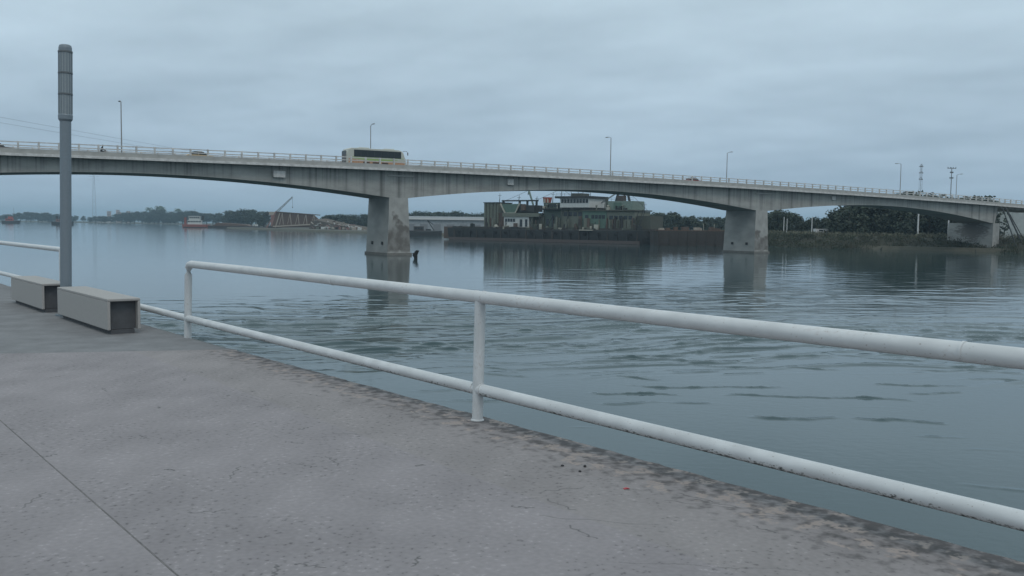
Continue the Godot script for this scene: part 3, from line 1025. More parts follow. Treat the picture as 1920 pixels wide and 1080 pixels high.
func build_bus() -> void:
	var t := -3.7
	var L := 11.3
	var b := thing("coach_bus", "cream coach with green and orange stripes driving over the bridge", "bus", bridge_point(t, deck_y(t) + 0.42, -2.3), BRIDGE_TURN)
	b.rotate_object_local(Vector3(0, 0, 1), atan(-7.2e-5 * 2 * t))
	var h := 3.35
	var w := 2.5
	# side outline, front at +x, swept in section for rounded roof edges
	var prof := [Vector2(-L / 2 + 0.05, 0.4), Vector2(L / 2 - 0.1, 0.4), Vector2(L / 2, 0.9), Vector2(L / 2 - 0.05, 1.5), Vector2(L / 2 - 0.55, 2.9), Vector2(L / 2 - 1.0, h - 0.12), Vector2(L / 2 - 1.5, h), Vector2(-L / 2 + 0.9, h), Vector2(-L / 2 + 0.25, h - 0.25), Vector2(-L / 2, h - 0.9), Vector2(-L / 2, 0.8)]
	var st := mb()
	var mid := Vector2(0, 1.8)
	prism(st, prof, -w / 2 + 0.16, w / 2 - 0.16)
	prism(st, prof, w / 2 - 0.161, w / 2, 0.965, mid)
	prism(st, prof, -w / 2 + 0.161, -w / 2, 0.965, mid)
	put("body", st, M.bus_cream, b)
	for s in [1.0, -1.0]:
		var z: float = s * (w / 2 + 0.012)
		st = mb()
		box(st, Vector3(0.15, 2.42, s * (w / 2 + 0.004)), Vector3(8.9, 1.22, 0.03))
		var strip := put("window_band", st, M.bus_trim, b)
		for k in 7:
			st = mb()
			box(st, Vector3(-3.65 + k * 1.27, 2.42, z + s * 0.004), Vector3(1.22, 1.12, 0.03))
			put("window", st, M.bus_glass, strip)
		st = mb()
		prism(st, [Vector2(-4.6, 1.55), Vector2(-1.0, 1.2), Vector2(3.0, 1.35), Vector2(5.1, 1.75), Vector2(5.1, 1.86), Vector2(-4.6, 1.88)], z - s * 0.03, z)
		put("green_stripe", st, M.bus_green, b)
		st = mb()
		prism(st, [Vector2(-5.3, 0.5), Vector2(5.3, 0.5), Vector2(5.3, 1.05), Vector2(3.0, 1.25), Vector2(-1.0, 1.12), Vector2(-4.4, 1.45), Vector2(-5.3, 1.5)], z - s * 0.032, z - s * 0.004)
		put("orange_stripe", st, M.bus_orange, b)
		for k in 3:
			st = mb()
			box(st, Vector3(-2.0 + k * 1.75, 0.85, z), Vector3(1.2, 0.34, 0.02))
			put("luggage_hatch", st, M.bus_dark, b)
		st = mb()
		tube(st, [Vector3(L / 2 - 0.75, 3.15, s * 1.2), Vector3(L / 2 - 0.1, 3.2, s * 1.42), Vector3(L / 2 + 0.15, 2.95, s * 1.45)], 0.035, 6)
		var mir := put("mirror_arm", st, M.bus_dark, b)
		st = mb()
		bevel_box(st, Vector3(L / 2 + 0.15, 2.7, s * 1.45), Vector3(0.1, 0.5, 0.26), 0.03)
		put("mirror", st, M.bus_dark, mir)
		for x in [-3.1, 3.6]:
			wheel(b, Vector3(x, 0.49, s * 1.06), 0.49, 0.3)
	st = mb()
	quad(st, Vector3(L / 2 - 0.03, 1.55, 1.05), Vector3(L / 2 - 0.03, 1.55, -1.05), Vector3(L / 2 - 0.52, 2.88, -1.0), Vector3(L / 2 - 0.52, 2.88, 1.0))
	put("windscreen", st, M.bus_glass, b)
	st = mb()
	box(st, Vector3(-L / 2 - 0.008, 1.7, 0), Vector3(0.03, 2.1, 2.1))
	put("rear_panel", st, M.bus_rear, b)
	st = mb()
	bevel_box(st, Vector3(-L / 2 - 0.02, 2.5, 0), Vector3(0.03, 0.7, 1.7), 0.01)
	put("rear_window", st, M.bus_glass, b)
	for x in [-2.2, 2.6]:
		st = mb()
		bevel_box(st, Vector3(x, h + 0.08, 0), Vector3(1.9, 0.2, 1.5), 0.06)
		put("roof_unit", st, M.bus_cream, b)
	for s in [1.0, -1.0]:
		st = mb()
		bevel_box(st, Vector3(L / 2 - 0.02, 0.95, s * 0.85), Vector3(0.1, 0.22, 0.4), 0.03)
		put("headlight", st, M.lamp_diffuser, b)

func car(called: String, label: String, t: float, z: float, paint: Material, facing := 0.0, kind := 0) -> void:
	var c := thing(called, label, "car", bridge_point(t, deck_y(t) + 0.42, z), BRIDGE_TURN + facing, "cars on the bridge")
	var st := mb()
	var lower := [Vector2(-2.25, 0.28), Vector2(2.2, 0.28), Vector2(2.27, 0.55), Vector2(2.12, 0.78), Vector2(1.1, 0.93), Vector2(-2.1, 0.98), Vector2(-2.28, 0.8), Vector2(-2.3, 0.5)]
	prism(st, lower, -0.75, 0.75)
	prism(st, lower, 0.749, 0.85, 0.955, Vector2(0, 0.6))
	prism(st, lower, -0.749, -0.85, 0.955, Vector2(0, 0.6))
	put("body", st, paint, c)
	var cabin := [Vector2(-1.75, 0.93), Vector2(1.05, 0.9), Vector2(0.35, 1.43), Vector2(-0.95, 1.5), Vector2(-1.35, 1.42)]
	if kind == 1:
		cabin = [Vector2(-2.2, 0.93), Vector2(1.25, 0.9), Vector2(0.6, 1.55), Vector2(-1.9, 1.62), Vector2(-2.2, 1.5)]
	st = mb()
	prism(st, cabin, -0.66, 0.66)
	prism(st, cabin, 0.659, 0.76, 0.93, Vector2(-0.35, 0.85))
	prism(st, cabin, -0.659, -0.76, 0.93, Vector2(-0.35, 0.85))
	put("windows", st, M.bus_glass, c)
	st = mb()
	var yr := 1.475 if kind == 0 else 1.6
	bevel_box(st, Vector3(-0.4 if kind == 0 else -0.65, yr, 0), Vector3(1.2 if kind == 0 else 2.4, 0.07, 1.3), 0.025)
	put("roof", st, paint, c)
	for s in [1.0, -1.0]:
		st = mb()
		bar(st, Vector3(-0.45, 0.95, s * 0.755), Vector3(-0.45, 1.45, s * 0.68), 0.09)
		put("door_pillar", st, paint, c)
		st = mb()
		bevel_box(st, Vector3(2.17, 0.68, s * 0.6), Vector3(0.14, 0.15, 0.34), 0.03)
		put("headlight", st, M.lamp_diffuser, c)
		st = mb()
		bevel_box(st, Vector3(-2.24, 0.75, s * 0.62), Vector3(0.1, 0.15, 0.3), 0.03)
		put("tail_light", st, M.red_plastic, c)
		for x in [-1.4, 1.4]:
			wheel(c, Vector3(x, 0.31, s * 0.74), 0.31, 0.2)

# a continuous body from tapered bones, meshed as surface nets
func body_mesh(bones: Array, lo: Vector3, hi: Vector3, cell: float, blend: float) -> ArrayMesh:
	var nx := int((hi.x - lo.x) / cell) + 2
	var ny := int((hi.y - lo.y) / cell) + 2
	var nz := int((hi.z - lo.z) / cell) + 2
	var f := PackedFloat32Array()
	f.resize(nx * ny * nz)
	for z in nz:
		for y in ny:
			for x in nx:
				var p := lo + Vector3(x, y, z) * cell
				var acc := 0.0
				for b in bones:
					var a: Vector3 = b[0]
					var ab: Vector3 = b[1] - a
					var t := clampf((p - a).dot(ab) / maxf(ab.length_squared(), 1e-6), 0, 1)
					var d := p.distance_to(a + ab * t) - lerpf(b[2], b[3], t)
					acc += exp(-d / blend)
				f[(z * ny + y) * nx + x] = -blend * log(maxf(acc, 1e-20))
	var st := mb()
	var vid := {}
	var verts := []
	for z in nz - 1:
		for y in ny - 1:
			for x in nx - 1:
				var sum := Vector3.ZERO
				var cnt := 0
				for e in [[0, 0, 0, 1, 0, 0], [0, 1, 0, 1, 1, 0], [0, 0, 1, 1, 0, 1], [0, 1, 1, 1, 1, 1], [0, 0, 0, 0, 1, 0], [1, 0, 0, 1, 1, 0], [0, 0, 1, 0, 1, 1], [1, 0, 1, 1, 1, 1], [0, 0, 0, 0, 0, 1], [1, 0, 0, 1, 0, 1], [0, 1, 0, 0, 1, 1], [1, 1, 0, 1, 1, 1]]:
					var fa := f[((z + e[2]) * ny + y + e[1]) * nx + x + e[0]]
					var fb := f[((z + e[5]) * ny + y + e[4]) * nx + x + e[3]]
					if (fa < 0) != (fb < 0):
						var t := fa / (fa - fb)
						sum += Vector3(x + lerpf(e[0], e[3], t), y + lerpf(e[1], e[4], t), z + lerpf(e[2], e[5], t))
						cnt += 1
				if cnt > 0:
					vid[(z * ny + y) * nx + x] = verts.size()
					verts.append(lo + sum / cnt * cell)
	st.set_smooth_group(0)
	for z in range(1, nz - 1):
		for y in range(1, ny - 1):
			for x in range(1, nx - 1):
				var i := (z * ny + y) * nx + x
				var f0 := f[i]
				for ax in 3:
					var step: int = [1, nx, nx * ny][ax]
					var f1 := f[i + step]
					if (f0 < 0) == (f1 < 0):
						continue
					var s1: int = [nx, nx * ny, 1][ax]
					var s2: int = [nx * ny, 1, nx][ax]
					var q := [i, i - s1, i - s1 - s2, i - s2]
					if f0 < 0:
						q = [q[3], q[2], q[1], q[0]]
					var ok := true
					for k in q:
						if not vid.has(k):
							ok = false
					if not ok:
						continue
					for k in [0, 1, 2, 0, 2, 3]:
						st.set_uv(Vector2.ZERO)
						st.add_vertex(verts[vid[q[k]]])
	st.index()
	st.generate_normals()
	return st.commit()

func build_motorcycle() -> void:
	var t := -48.1
	var at := bridge_point(t, deck_y(t) + 0.42, -2.2)
	var m := thing("motorcycle", "dark motorcycle on the bridge near its left end", "motorcycle", at, BRIDGE_TURN)
	for x in [-0.66, 0.66]:
		wheel(m, Vector3(x, 0.31, 0), 0.31, 0.12)
	var st := mb()
	bar(st, Vector3(-0.66, 0.31, 0), Vector3(0.0, 0.42, 0), 0.1)
	bar(st, Vector3(0.0, 0.42, 0), Vector3(0.42, 0.85, 0), 0.1)
	put("frame", st, M.dark_metal, m)
	st = mb()
	bevel_box(st, Vector3(0.05, 0.42, 0), Vector3(0.45, 0.34, 0.28), 0.06)
	put("engine", st, M.dark_metal, m)
	st = mb()
	bevel_box(st, Vector3(0.2, 0.78, 0), Vector3(0.5, 0.22, 0.26), 0.08)
	put("fuel_tank", st, M.dark_red, m)
	st = mb()
	bevel_box(st, Vector3(-0.35, 0.76, 0), Vector3(0.7, 0.12, 0.26), 0.05)
	put("saddle", st, M.rubber, m)
	st = mb()
	tube(st, [Vector3(0.66, 0.31, 0.0), Vector3(0.42, 1.0, 0.0)], 0.035, 6)
	put("fork", st, M.steel, m)
	st = mb()
	tube(st, [Vector3(0.36, 1.04, -0.34), Vector3(0.44, 1.0, 0), Vector3(0.36, 1.04, 0.34)], 0.02, 6)
	put("handlebar", st, M.dark_metal, m)
	var bones := [[Vector3(-0.25, 0.94, 0), Vector3(-0.12, 1.38, 0), 0.15, 0.17], [Vector3(-0.12, 1.42, -0.15), Vector3(-0.12, 1.42, 0.15), 0.08, 0.08], [Vector3(-0.09, 1.45, 0), Vector3(-0.05, 1.6, 0), 0.06, 0.06], [Vector3(-0.03, 1.68, 0), Vector3(-0.02, 1.74, 0), 0.105, 0.115]]
	for s in [-1.0, 1.0]:
		bones.append([Vector3(-0.12, 1.42, 0.2 * s), Vector3(0.02, 1.16, 0.29 * s), 0.06, 0.05])
		bones.append([Vector3(0.02, 1.16, 0.29 * s), Vector3(0.3, 1.06, 0.31 * s), 0.05, 0.038])
		bones.append([Vector3(0.3, 1.06, 0.31 * s), Vector3(0.37, 1.05, 0.31 * s), 0.04, 0.035])
		bones.append([Vector3(-0.25, 0.92, 0.1 * s), Vector3(0.16, 0.82, 0.19 * s), 0.10, 0.075])
		bones.append([Vector3(0.16, 0.82, 0.19 * s), Vector3(0.0, 0.38, 0.2 * s), 0.07, 0.05])
		bones.append([Vector3(0.0, 0.34, 0.2 * s), Vector3(0.17, 0.31, 0.2 * s), 0.045, 0.04])
	var p := thing("person", "person in dark clothes riding the motorcycle on the bridge", "person", at, BRIDGE_TURN)
	put_mesh("body", body_mesh(bones, Vector3(-0.55, 0.15, -0.5), Vector3(0.55, 1.95, 0.5), 0.035, 0.02), M.dark_cloth, p)
	st = mb()
	lathe(st, Vector3(-0.02, 1.70, 0), [Vector2(0.128, -0.02), Vector2(0.135, 0.06), Vector2(0.11, 0.14), Vector2(0.05, 0.18), Vector2(0.0, 0.185)], 12)
	put("helmet", st, M.rubber, p)

# ---------------------------------------------------------------- vegetation
func crown_mesh(seed_: int, lobes: int, leaves: int, leaf: float, wide: float, low: float, tint: Vector3) -> ArrayMesh:
	# unit tree, height 1; leaf quads scattered through overlapping clumps
	var r := RandomNumberGenerator.new()
	r.seed = seed_
	var st := mb()
	for i in lobes:
		var a := r.randf() * TAU
		var v := r.randf()
		var rad := wide * sqrt(r.randf()) * (1.0 - 0.55 * absf(v * 1.6 - 0.7))
		var c := Vector3(cos(a) * rad, lerpf(low, 0.9, v), sin(a) * rad)
		var br := r.randf_range(0.09, 0.17) * (wide / 0.34)
		var tone := r.randf_range(0.75, 1.3)
		for k in leaves:
			var d := Vector3(r.randfn(), r.randfn() * 0.75, r.randfn()).normalized() * pow(r.randf(), 0.45)
			var p := c + d * br
			if p.y > 1.0:
				p.y = 1.0 - r.randf() * 0.05
			var n := (d + Vector3(r.randfn(), r.randfn() + 0.6, r.randfn()) * 0.6).normalized()
			var s := n.cross(Vector3(r.randfn(), r.randfn(), r.randfn())).normalized()
			var u := n.cross(s)
			var sz := leaf * r.randf_range(0.6, 1.3)
			var col := tint * tone * r.randf_range(0.75, 1.25)
			st.set_color(Color(col.x, col.y, col.z))
			quad(st, p - s * sz - u * sz * 0.6, p + s * sz * 0.3 - u * sz * 0.8, p + s * sz + u * sz * 0.5, p - s * sz * 0.4 + u * sz * 0.8)
	return st.commit()

func trunk_mesh(seed_: int, limbs: int, low: float, wide: float) -> ArrayMesh:
	var r := RandomNumberGenerator.new()
	r.seed = seed_
	var st := mb()
	var bend := Vector3(r.randf_range(-0.04, 0.04), 0, r.randf_range(-0.04, 0.04))
	tube(st, [Vector3(0, -0.03, 0), Vector3(0, 0.1, 0), bend + Vector3(0, 0.45, 0), bend * 1.5 + Vector3(0, 0.75, 0)], [0.04, 0.03, 0.022, 0.008], 7)
	for i in limbs:
		var a := TAU * (i + r.randf() * 0.6) / limbs
		var y := r.randf_range(low, 0.5)
		var e := Vector3(cos(a), 0, sin(a)) * wide * r.randf_range(0.5, 0.8)
		tube(st, [bend * y * 2.0 + Vector3(0, y, 0), e * 0.5 + Vector3(0, y + 0.12, 0), e + Vector3(0, y + 0.28, 0)], [0.014, 0.010, 0.004], 5)
	return st.commit()

func palm_meshes() -> Array:
	var r := RandomNumberGenerator.new()
	r.seed = 91
	var st := mb()
	tube(st, [Vector3(0, -0.02, 0), Vector3(0.015, 0.4, 0), Vector3(0.02, 0.86, 0.01)], [0.022, 0.016, 0.013], 7)
	var trunk := st.commit()
	st = mb()
	for i in 16:
		var a := TAU * i / 16.0 + r.randf() * 0.3
		var rise := r.randf_range(-0.02, 0.14)
		var d := Vector3(cos(a), 0, sin(a))
		var sd := Vector3(-sin(a), 0, cos(a))
		var c := Vector3(0.02, 0.86, 0.01)
		var pts := []
		for k in 6:
			var f := k / 5.0
			pts.append(c + d * 0.26 * f + Vector3(0, rise * sin(f * 2.2) * 1.2 - 0.17 * f * f, 0))
		for k in 5:
			var w0 := 0.035 * sin((k + 0.4) / 5.4 * PI)
			var w1 := 0.035 * sin((k + 1.4) / 6.4 * PI)
			st.set_color(Color(0.05, 0.075, 0.03) * r.randf_range(0.8, 1.2))
			quad(st, pts[k], pts[k + 1], pts[k + 1] + sd * w1 - Vector3(0, w1 * 0.8, 0), pts[k] + sd * w0 - Vector3(0, w0 * 0.8, 0))
			quad(st, pts[k], pts[k] - sd * w0 - Vector3(0, w0 * 0.8, 0), pts[k + 1] - sd * w1 - Vector3(0, w1 * 0.8, 0), pts[k + 1])
	return [trunk, st.commit()]

var crowns := []
var trunks := []
var palm := []

func tree(called: String, label: String, group: String, x: float, z: float, h: float, v: int, widen := 1.0) -> Node3D:
	var t := thing(called, label, "tree", Vector3(x, LAND - 0.05, z), rng.randf() * 360.0, group)
	put_mesh("trunk", trunks[v], M.bark, t)
	put_mesh("crown", crowns[v], M.leaf, t)
	t.scale = Vector3(h * widen, h, h * widen)
	return t

func build_trees() -> void:
	var tint := Vector3(0.038, 0.050, 0.032)
	for i in 5:
		var wide: float = [0.36, 0.42, 0.32, 0.40, 0.46][i]
		var low: float = [0.30, 0.22, 0.34, 0.18, 0.14][i]
		crowns.append(crown_mesh(100 + i, [26, 30, 22, 34, 40][i], 62, 0.030, wide, low, tint * [1.0, 0.9, 1.15, 0.85, 0.95][i]))
		trunks.append(trunk_mesh(200 + i, 6, 0.22, wide))
	palm = palm_meshes()
	rng.seed = 12
	var i := 0
	for q in FAR_LEFT:
		tree("bank_tree", "dark leafy tree in the distant tree line on the far left bank", "far left tree line", q[0], q[1], q[2], rng.randi() % 5, rng.randf_range(1.25, 1.8))
	for q in MIDDLE:
		tree("bank_tree", "dark leafy tree in the wood behind the warehouse and scrap yard", "wood behind the warehouse", q[0], q[1], q[2], rng.randi() % 5, rng.randf_range(1.2, 1.7))
	i = 0
	for q in BEHIND_BARGE:
		i += 1
		tree("bank_tree", "dark leafy tree behind the rusty barge, %s from the left" % ORDINAL[i - 1], "trees behind the rusty barge", q[0], q[1], q[2], rng.randi() % 5, rng.randf_range(0.9, 1.3))
	i = 0
	for q in RIGHT_GAP:
		i += 1
		tree("bank_tree", "dark leafy tree right of the second pier, %s from the pier" % ORDINAL[i - 1], "trees right of the second pier", q[0], q[1], q[2], rng.randi() % 4, rng.randf_range(0.85, 1.15))
	for q in RIGHT_MASS:
		tree("bank_tree", "tall dark tree massed behind the right bridge span", "trees behind the right span", q[0], q[1], q[2], 3 + rng.randi() % 2, rng.randf_range(0.85, 1.15))
	i = 0
	for q in PALMS:
		i += 1
		var t := thing("palm_tree", "palm above the distant tree line on the far left bank, %s from the left" % ORDINAL[i - 1], "palm tree", Vector3(q[0], LAND - 0.05, q[1]), rng.randf() * 360.0, "far palms")
		put_mesh("trunk", palm[0], M.bark, t)
		put_mesh("crown", palm[1], M.leaf, t)
		t.scale = Vector3.ONE * q[2]

const ORDINAL := ["first", "second", "third", "fourth", "fifth", "sixth", "seventh", "eighth", "ninth", "tenth", "eleventh", "twelfth", "thirteenth", "fourteenth", "fifteenth", "sixteenth"]
const PALMS := [[-757, -1950, 35.0], [-741, -1960, 39.0], [-731, -1950, 36.0], [-640, -1790, 31.0]]

const BANK := [Vector2(73, -392), Vector2(83, -300), Vector2(86, -287), Vector2(101, -275), Vector2(122, -263), Vector2(131, -257), Vector2(137, -243), Vector2(144, -222), Vector2(168, -190)]

func bank_inland(i: int, off: float) -> Vector2:
	var a: Vector2 = BANK[maxi(i - 1, 0)]
	var b: Vector2 = BANK[mini(i + 1, BANK.size() - 1)]
	var n := Vector2(-(b - a).y, (b - a).x).normalized()
	if n.dot(Vector2(1, -1)) < 0:
		n = -n
	return BANK[i] + n * off

func bank_height(off: float) -> float:
	return lerpf(WATER - 0.5, -0.6, smoothstep(-2.0, 9.0, off))

func build_river_bank() -> void:
	var st := mb()
	var offs := [-2.0, 0.5, 3.0, 6.0, 9.0, 40.0, 130.0]
	for i in BANK.size() - 1:
		for k in offs.size() - 1:
			var p := []
			for q in [[i, k], [i + 1, k], [i + 1, k + 1], [i, k + 1]]:
				var v := bank_inland(q[0], offs[q[1]])
				p.append(Vector3(v.x, bank_height(offs[q[1]]), v.y))
			quad(st, p[0], p[1], p[2], p[3])
	structure("river_bank", st.commit(), M.bank_earth)

func build_bank_plants() -> void:
	# reeds and scrub along the right bank: uncountable, one object
	var r := RandomNumberGenerator.new()
	r.seed = 640
	var st := mb()
	for i in BANK.size() - 1:
		var l: float = BANK[i].distance_to(BANK[i + 1])
		for c in int(l * 9.0):
			var off := pow(r.randf(), 1.1) * 15.0 - 1.3
			var f := r.randf()
			var p := bank_inland(i, off).lerp(bank_inland(i + 1, off), f)
			var y0 := bank_height(off)
			var hh := r.randf_range(0.6, 1.7)
			var tone := r.randf_range(0.7, 1.4)
			var warm := r.randf()
			for k in 22:
				var q := Vector3(p.x + r.randfn() * 0.7, y0 + r.randf() * hh - 0.15, p.y + r.randfn() * 0.7)
				var s := Vector3(r.randfn(), r.randfn() * 0.4, r.randfn()).normalized() * r.randf_range(0.06, 0.16)
				var u := Vector3(r.randfn() * 0.4, 1.0, r.randfn() * 0.4).normalized() * r.randf_range(0.25, 0.6)
				var col := Vector3(0.040, 0.052, 0.03).lerp(Vector3(0.07, 0.062, 0.042), warm * 0.5)
				if off > 7.5: # dry grass on the top of the bank
					col = Vector3(0.12, 0.12, 0.085)
				col *= tone * r.randf_range(0.8, 1.2)
				st.set_color(Color(col.x, col.y, col.z))
				quad(st, q - s, q + s, q + s * 0.4 + u, q - s * 0.4 + u)
	var o := put("bank_reeds", st, M.leaf, self)
	o.set_meta("kind", "stuff")
	tag(o, "dark reeds and scrub growing along the right river bank", "reeds")

# ---------------------------------------------------------------- far things
func build_land() -> void:
	var shore := PackedVector2Array([Vector2(-6000, -2600), Vector2(-1800, -2050), Vector2(-1060, -1950), Vector2(-800, -1900), Vector2(-560, -1640), Vector2(-420, -1280), Vector2(-290, -930), Vector2(-240, -800), Vector2(-140, -628), Vector2(-92, -552), Vector2(-52, -490), Vector2(-36, -478), Vector2(36, -458), Vector2(80, -396), Vector2(92, -300), Vector2(96, -288), Vector2(107, -270), Vector2(127, -256), Vector2(139, -250), Vector2(146, -238), Vector2(153, -220), Vector2(176, -186), Vector2(250, -116), Vector2(500, -40), Vector2(6000, 100), Vector2(6500, -6500), Vector2(-6500, -6500)])
	var st := mb()
	slab(st, shore, WATER - 0.6, LAND, Vector2.ZERO, Vector2.ONE, 2.0)
	structure("far_bank", st.commit(), M.earth)

func prism_roof(st: SurfaceTool, c: Vector3, s: Vector3, rise: float) -> void:
	var h := s * 0.5
	var a := c + Vector3(-h.x, 0, h.z)
	var b := c + Vector3(h.x, 0, h.z)
	var d := c + Vector3(h.x, 0, -h.z)
	var e := c + Vector3(-h.x, 0, -h.z)
	var r0 := c + Vector3(-h.x, rise, 0)
	var r1 := c + Vector3(h.x, rise, 0)
	quad(st, a, b, r1, r0)
	quad(st, d, e, r0, r1)
	tri(st, b, d, r1)
	tri(st, e, a, r0)
	quad(st, e, d, b, a)

func build_warehouses() -> void:
	# long low warehouse between the first pier and the dredger
	var w := thing("warehouse", "long grey warehouse with pale roof edge on the bank beyond the first pier", "warehouse", Vector3(-38, LAND, -530), 0)
	var st := mb()
	box(st, Vector3(0, 3.6, 0), Vector3(46, 7.2, 16))
	put("wall", st, M.shed_wall, w)
	st = mb()
	box(st, Vector3(0, 7.75, 0.4), Vector3(47, 0.9, 17.4))
	put("roof_edge", st, M.shed_white, w)
	st = mb()
	prism_roof(st, Vector3(0, 8.22, 0), Vector3(47, 0, 17), 1.0)
	put("roof", st, M.shed_roof, w)
	for k in 6:
		st = mb()
		box(st, Vector3(-19 + k * 7.4, 2.5, 8.05), Vector3(4.2, 4.6, 0.2))
		put("shutter_door", st, M.shed_door, w)
	# pale hall on the right bank, seen past the last pier
	var s := thing("storage_hall", "large pale grey hall under the bridge end at far right", "hall", Vector3(196, LAND, -352), -8)
	st = mb()
	box(st, Vector3(0, 6.3, 0), Vector3(56, 12.6, 30))
	put("wall", st, M.hall, s)
	st = mb()
	prism_roof(st, Vector3(0, 12.62, 0), Vector3(57, 0, 31), 1.2)
	put("roof", st, M.shed_roof, s)
	for k in 13:
		st = mb()
		box(st, Vector3(-26 + k * 4.33, 6.3, 15.05), Vector3(0.22, 12.5, 0.2))
		put("wall_rib", st, M.hall, s)
	# white block and tower blocks far behind the trees on the left
	w = thing("white_building", "small white flat-roofed building in the far tree line", "building", Vector3(-880, LAND, -2010), 12)
	st = mb()
	box(st, Vector3(0, 6, 0), Vector3(34, 12, 14))
	put("wall", st, M.shed_white, w)
	st = mb()
	box(st, Vector3(0, 12.3, 0), Vector3(35.5, 0.8, 15.5))
	put("roof", st, M.shed_roof, w)
	for k in 5:
		st = mb()
		box(st, Vector3(-13 + k * 6.5, 7.5, 7.05), Vector3(3, 2.4, 0.2))
		put("window", st, M.dark_glass, w)
	var i := 0
	for q in [[-1122, -2600, 30, 9], [-1106, -2620, 34, 8], [-1090, -2590, 28, 10], [-1072, -2610, 31, 8]]:
		w = thing("tower_block", ["leftmost hazy pink tower block far beyond the left bank", "second hazy pink tower block from left beyond the far bank", "third hazy pink tower block from left beyond the far bank", "rightmost hazy pink tower block far beyond the left bank"][i], "building", Vector3(q[0], LAND, q[1]), 10, "far tower blocks")
		st = mb()
		box(st, Vector3(0, q[2] * 0.5, 0), Vector3(q[3], q[2], 9))
		put("wall", st, M.pink_wall, w)
		st = mb()
		box(st, Vector3(0, q[2] + 0.4, 0), Vector3(q[3] + 0.8, 0.8, 9.8))
		put("roof", st, M.shed_roof, w)
		for k in 6:
			st = mb()
			box(st, Vector3(0, 4.0 + k * 4.4, 4.55), Vector3(q[3] * 0.75, 1.8, 0.2))
			put("window_row", st, M.dark_glass, w)
		i += 1

func lattice(parent: Node, h: float, w0: float, w1: float, th: float, arms: Array, m: Material) -> void:
	for s in [[-1, -1], [1, -1], [1, 1], [-1, 1]]:
		var st := mb()
		bar(st, Vector3(s[0] * w0, 0, s[1] * w0), Vector3(s[0] * w1, h, s[1] * w1), th)
		put("leg", st, m, parent)
	var n := 8
	var st2 := mb()
	for k in n:
		var f0 := float(k) / n
		var f1 := float(k + 1) / n
		var a := lerpf(w0, w1, f0)
		var b := lerpf(w0, w1, f1)
		for s in [-1.0, 1.0]:
			bar(st2, Vector3(-a, h * f0, s * a), Vector3(b, h * f1, s * b), th * 0.6)
			bar(st2, Vector3(a, h * f0, s * a), Vector3(-b, h * f1, s * b), th * 0.6)
			bar(st2, Vector3(s * a, h * f0, -a), Vector3(s * b, h * f1, b), th * 0.6)
	put("bracing", st2, m, parent)
	for a in arms:
		var st := mb()
		bar(st, Vector3(-a[1], h * a[0], 0), Vector3(a[1], h * a[0], 0), th * 1.2)
		bar(st, Vector3(-a[1], h * a[0], 0), Vector3(0, h * a[0] + a[1] * 0.4, 0), th * 0.7)
		bar(st, Vector3(a[1], h * a[0], 0), Vector3(0, h * a[0] + a[1] * 0.4, 0), th * 0.7)
		put("cross_arm", st, m, parent)

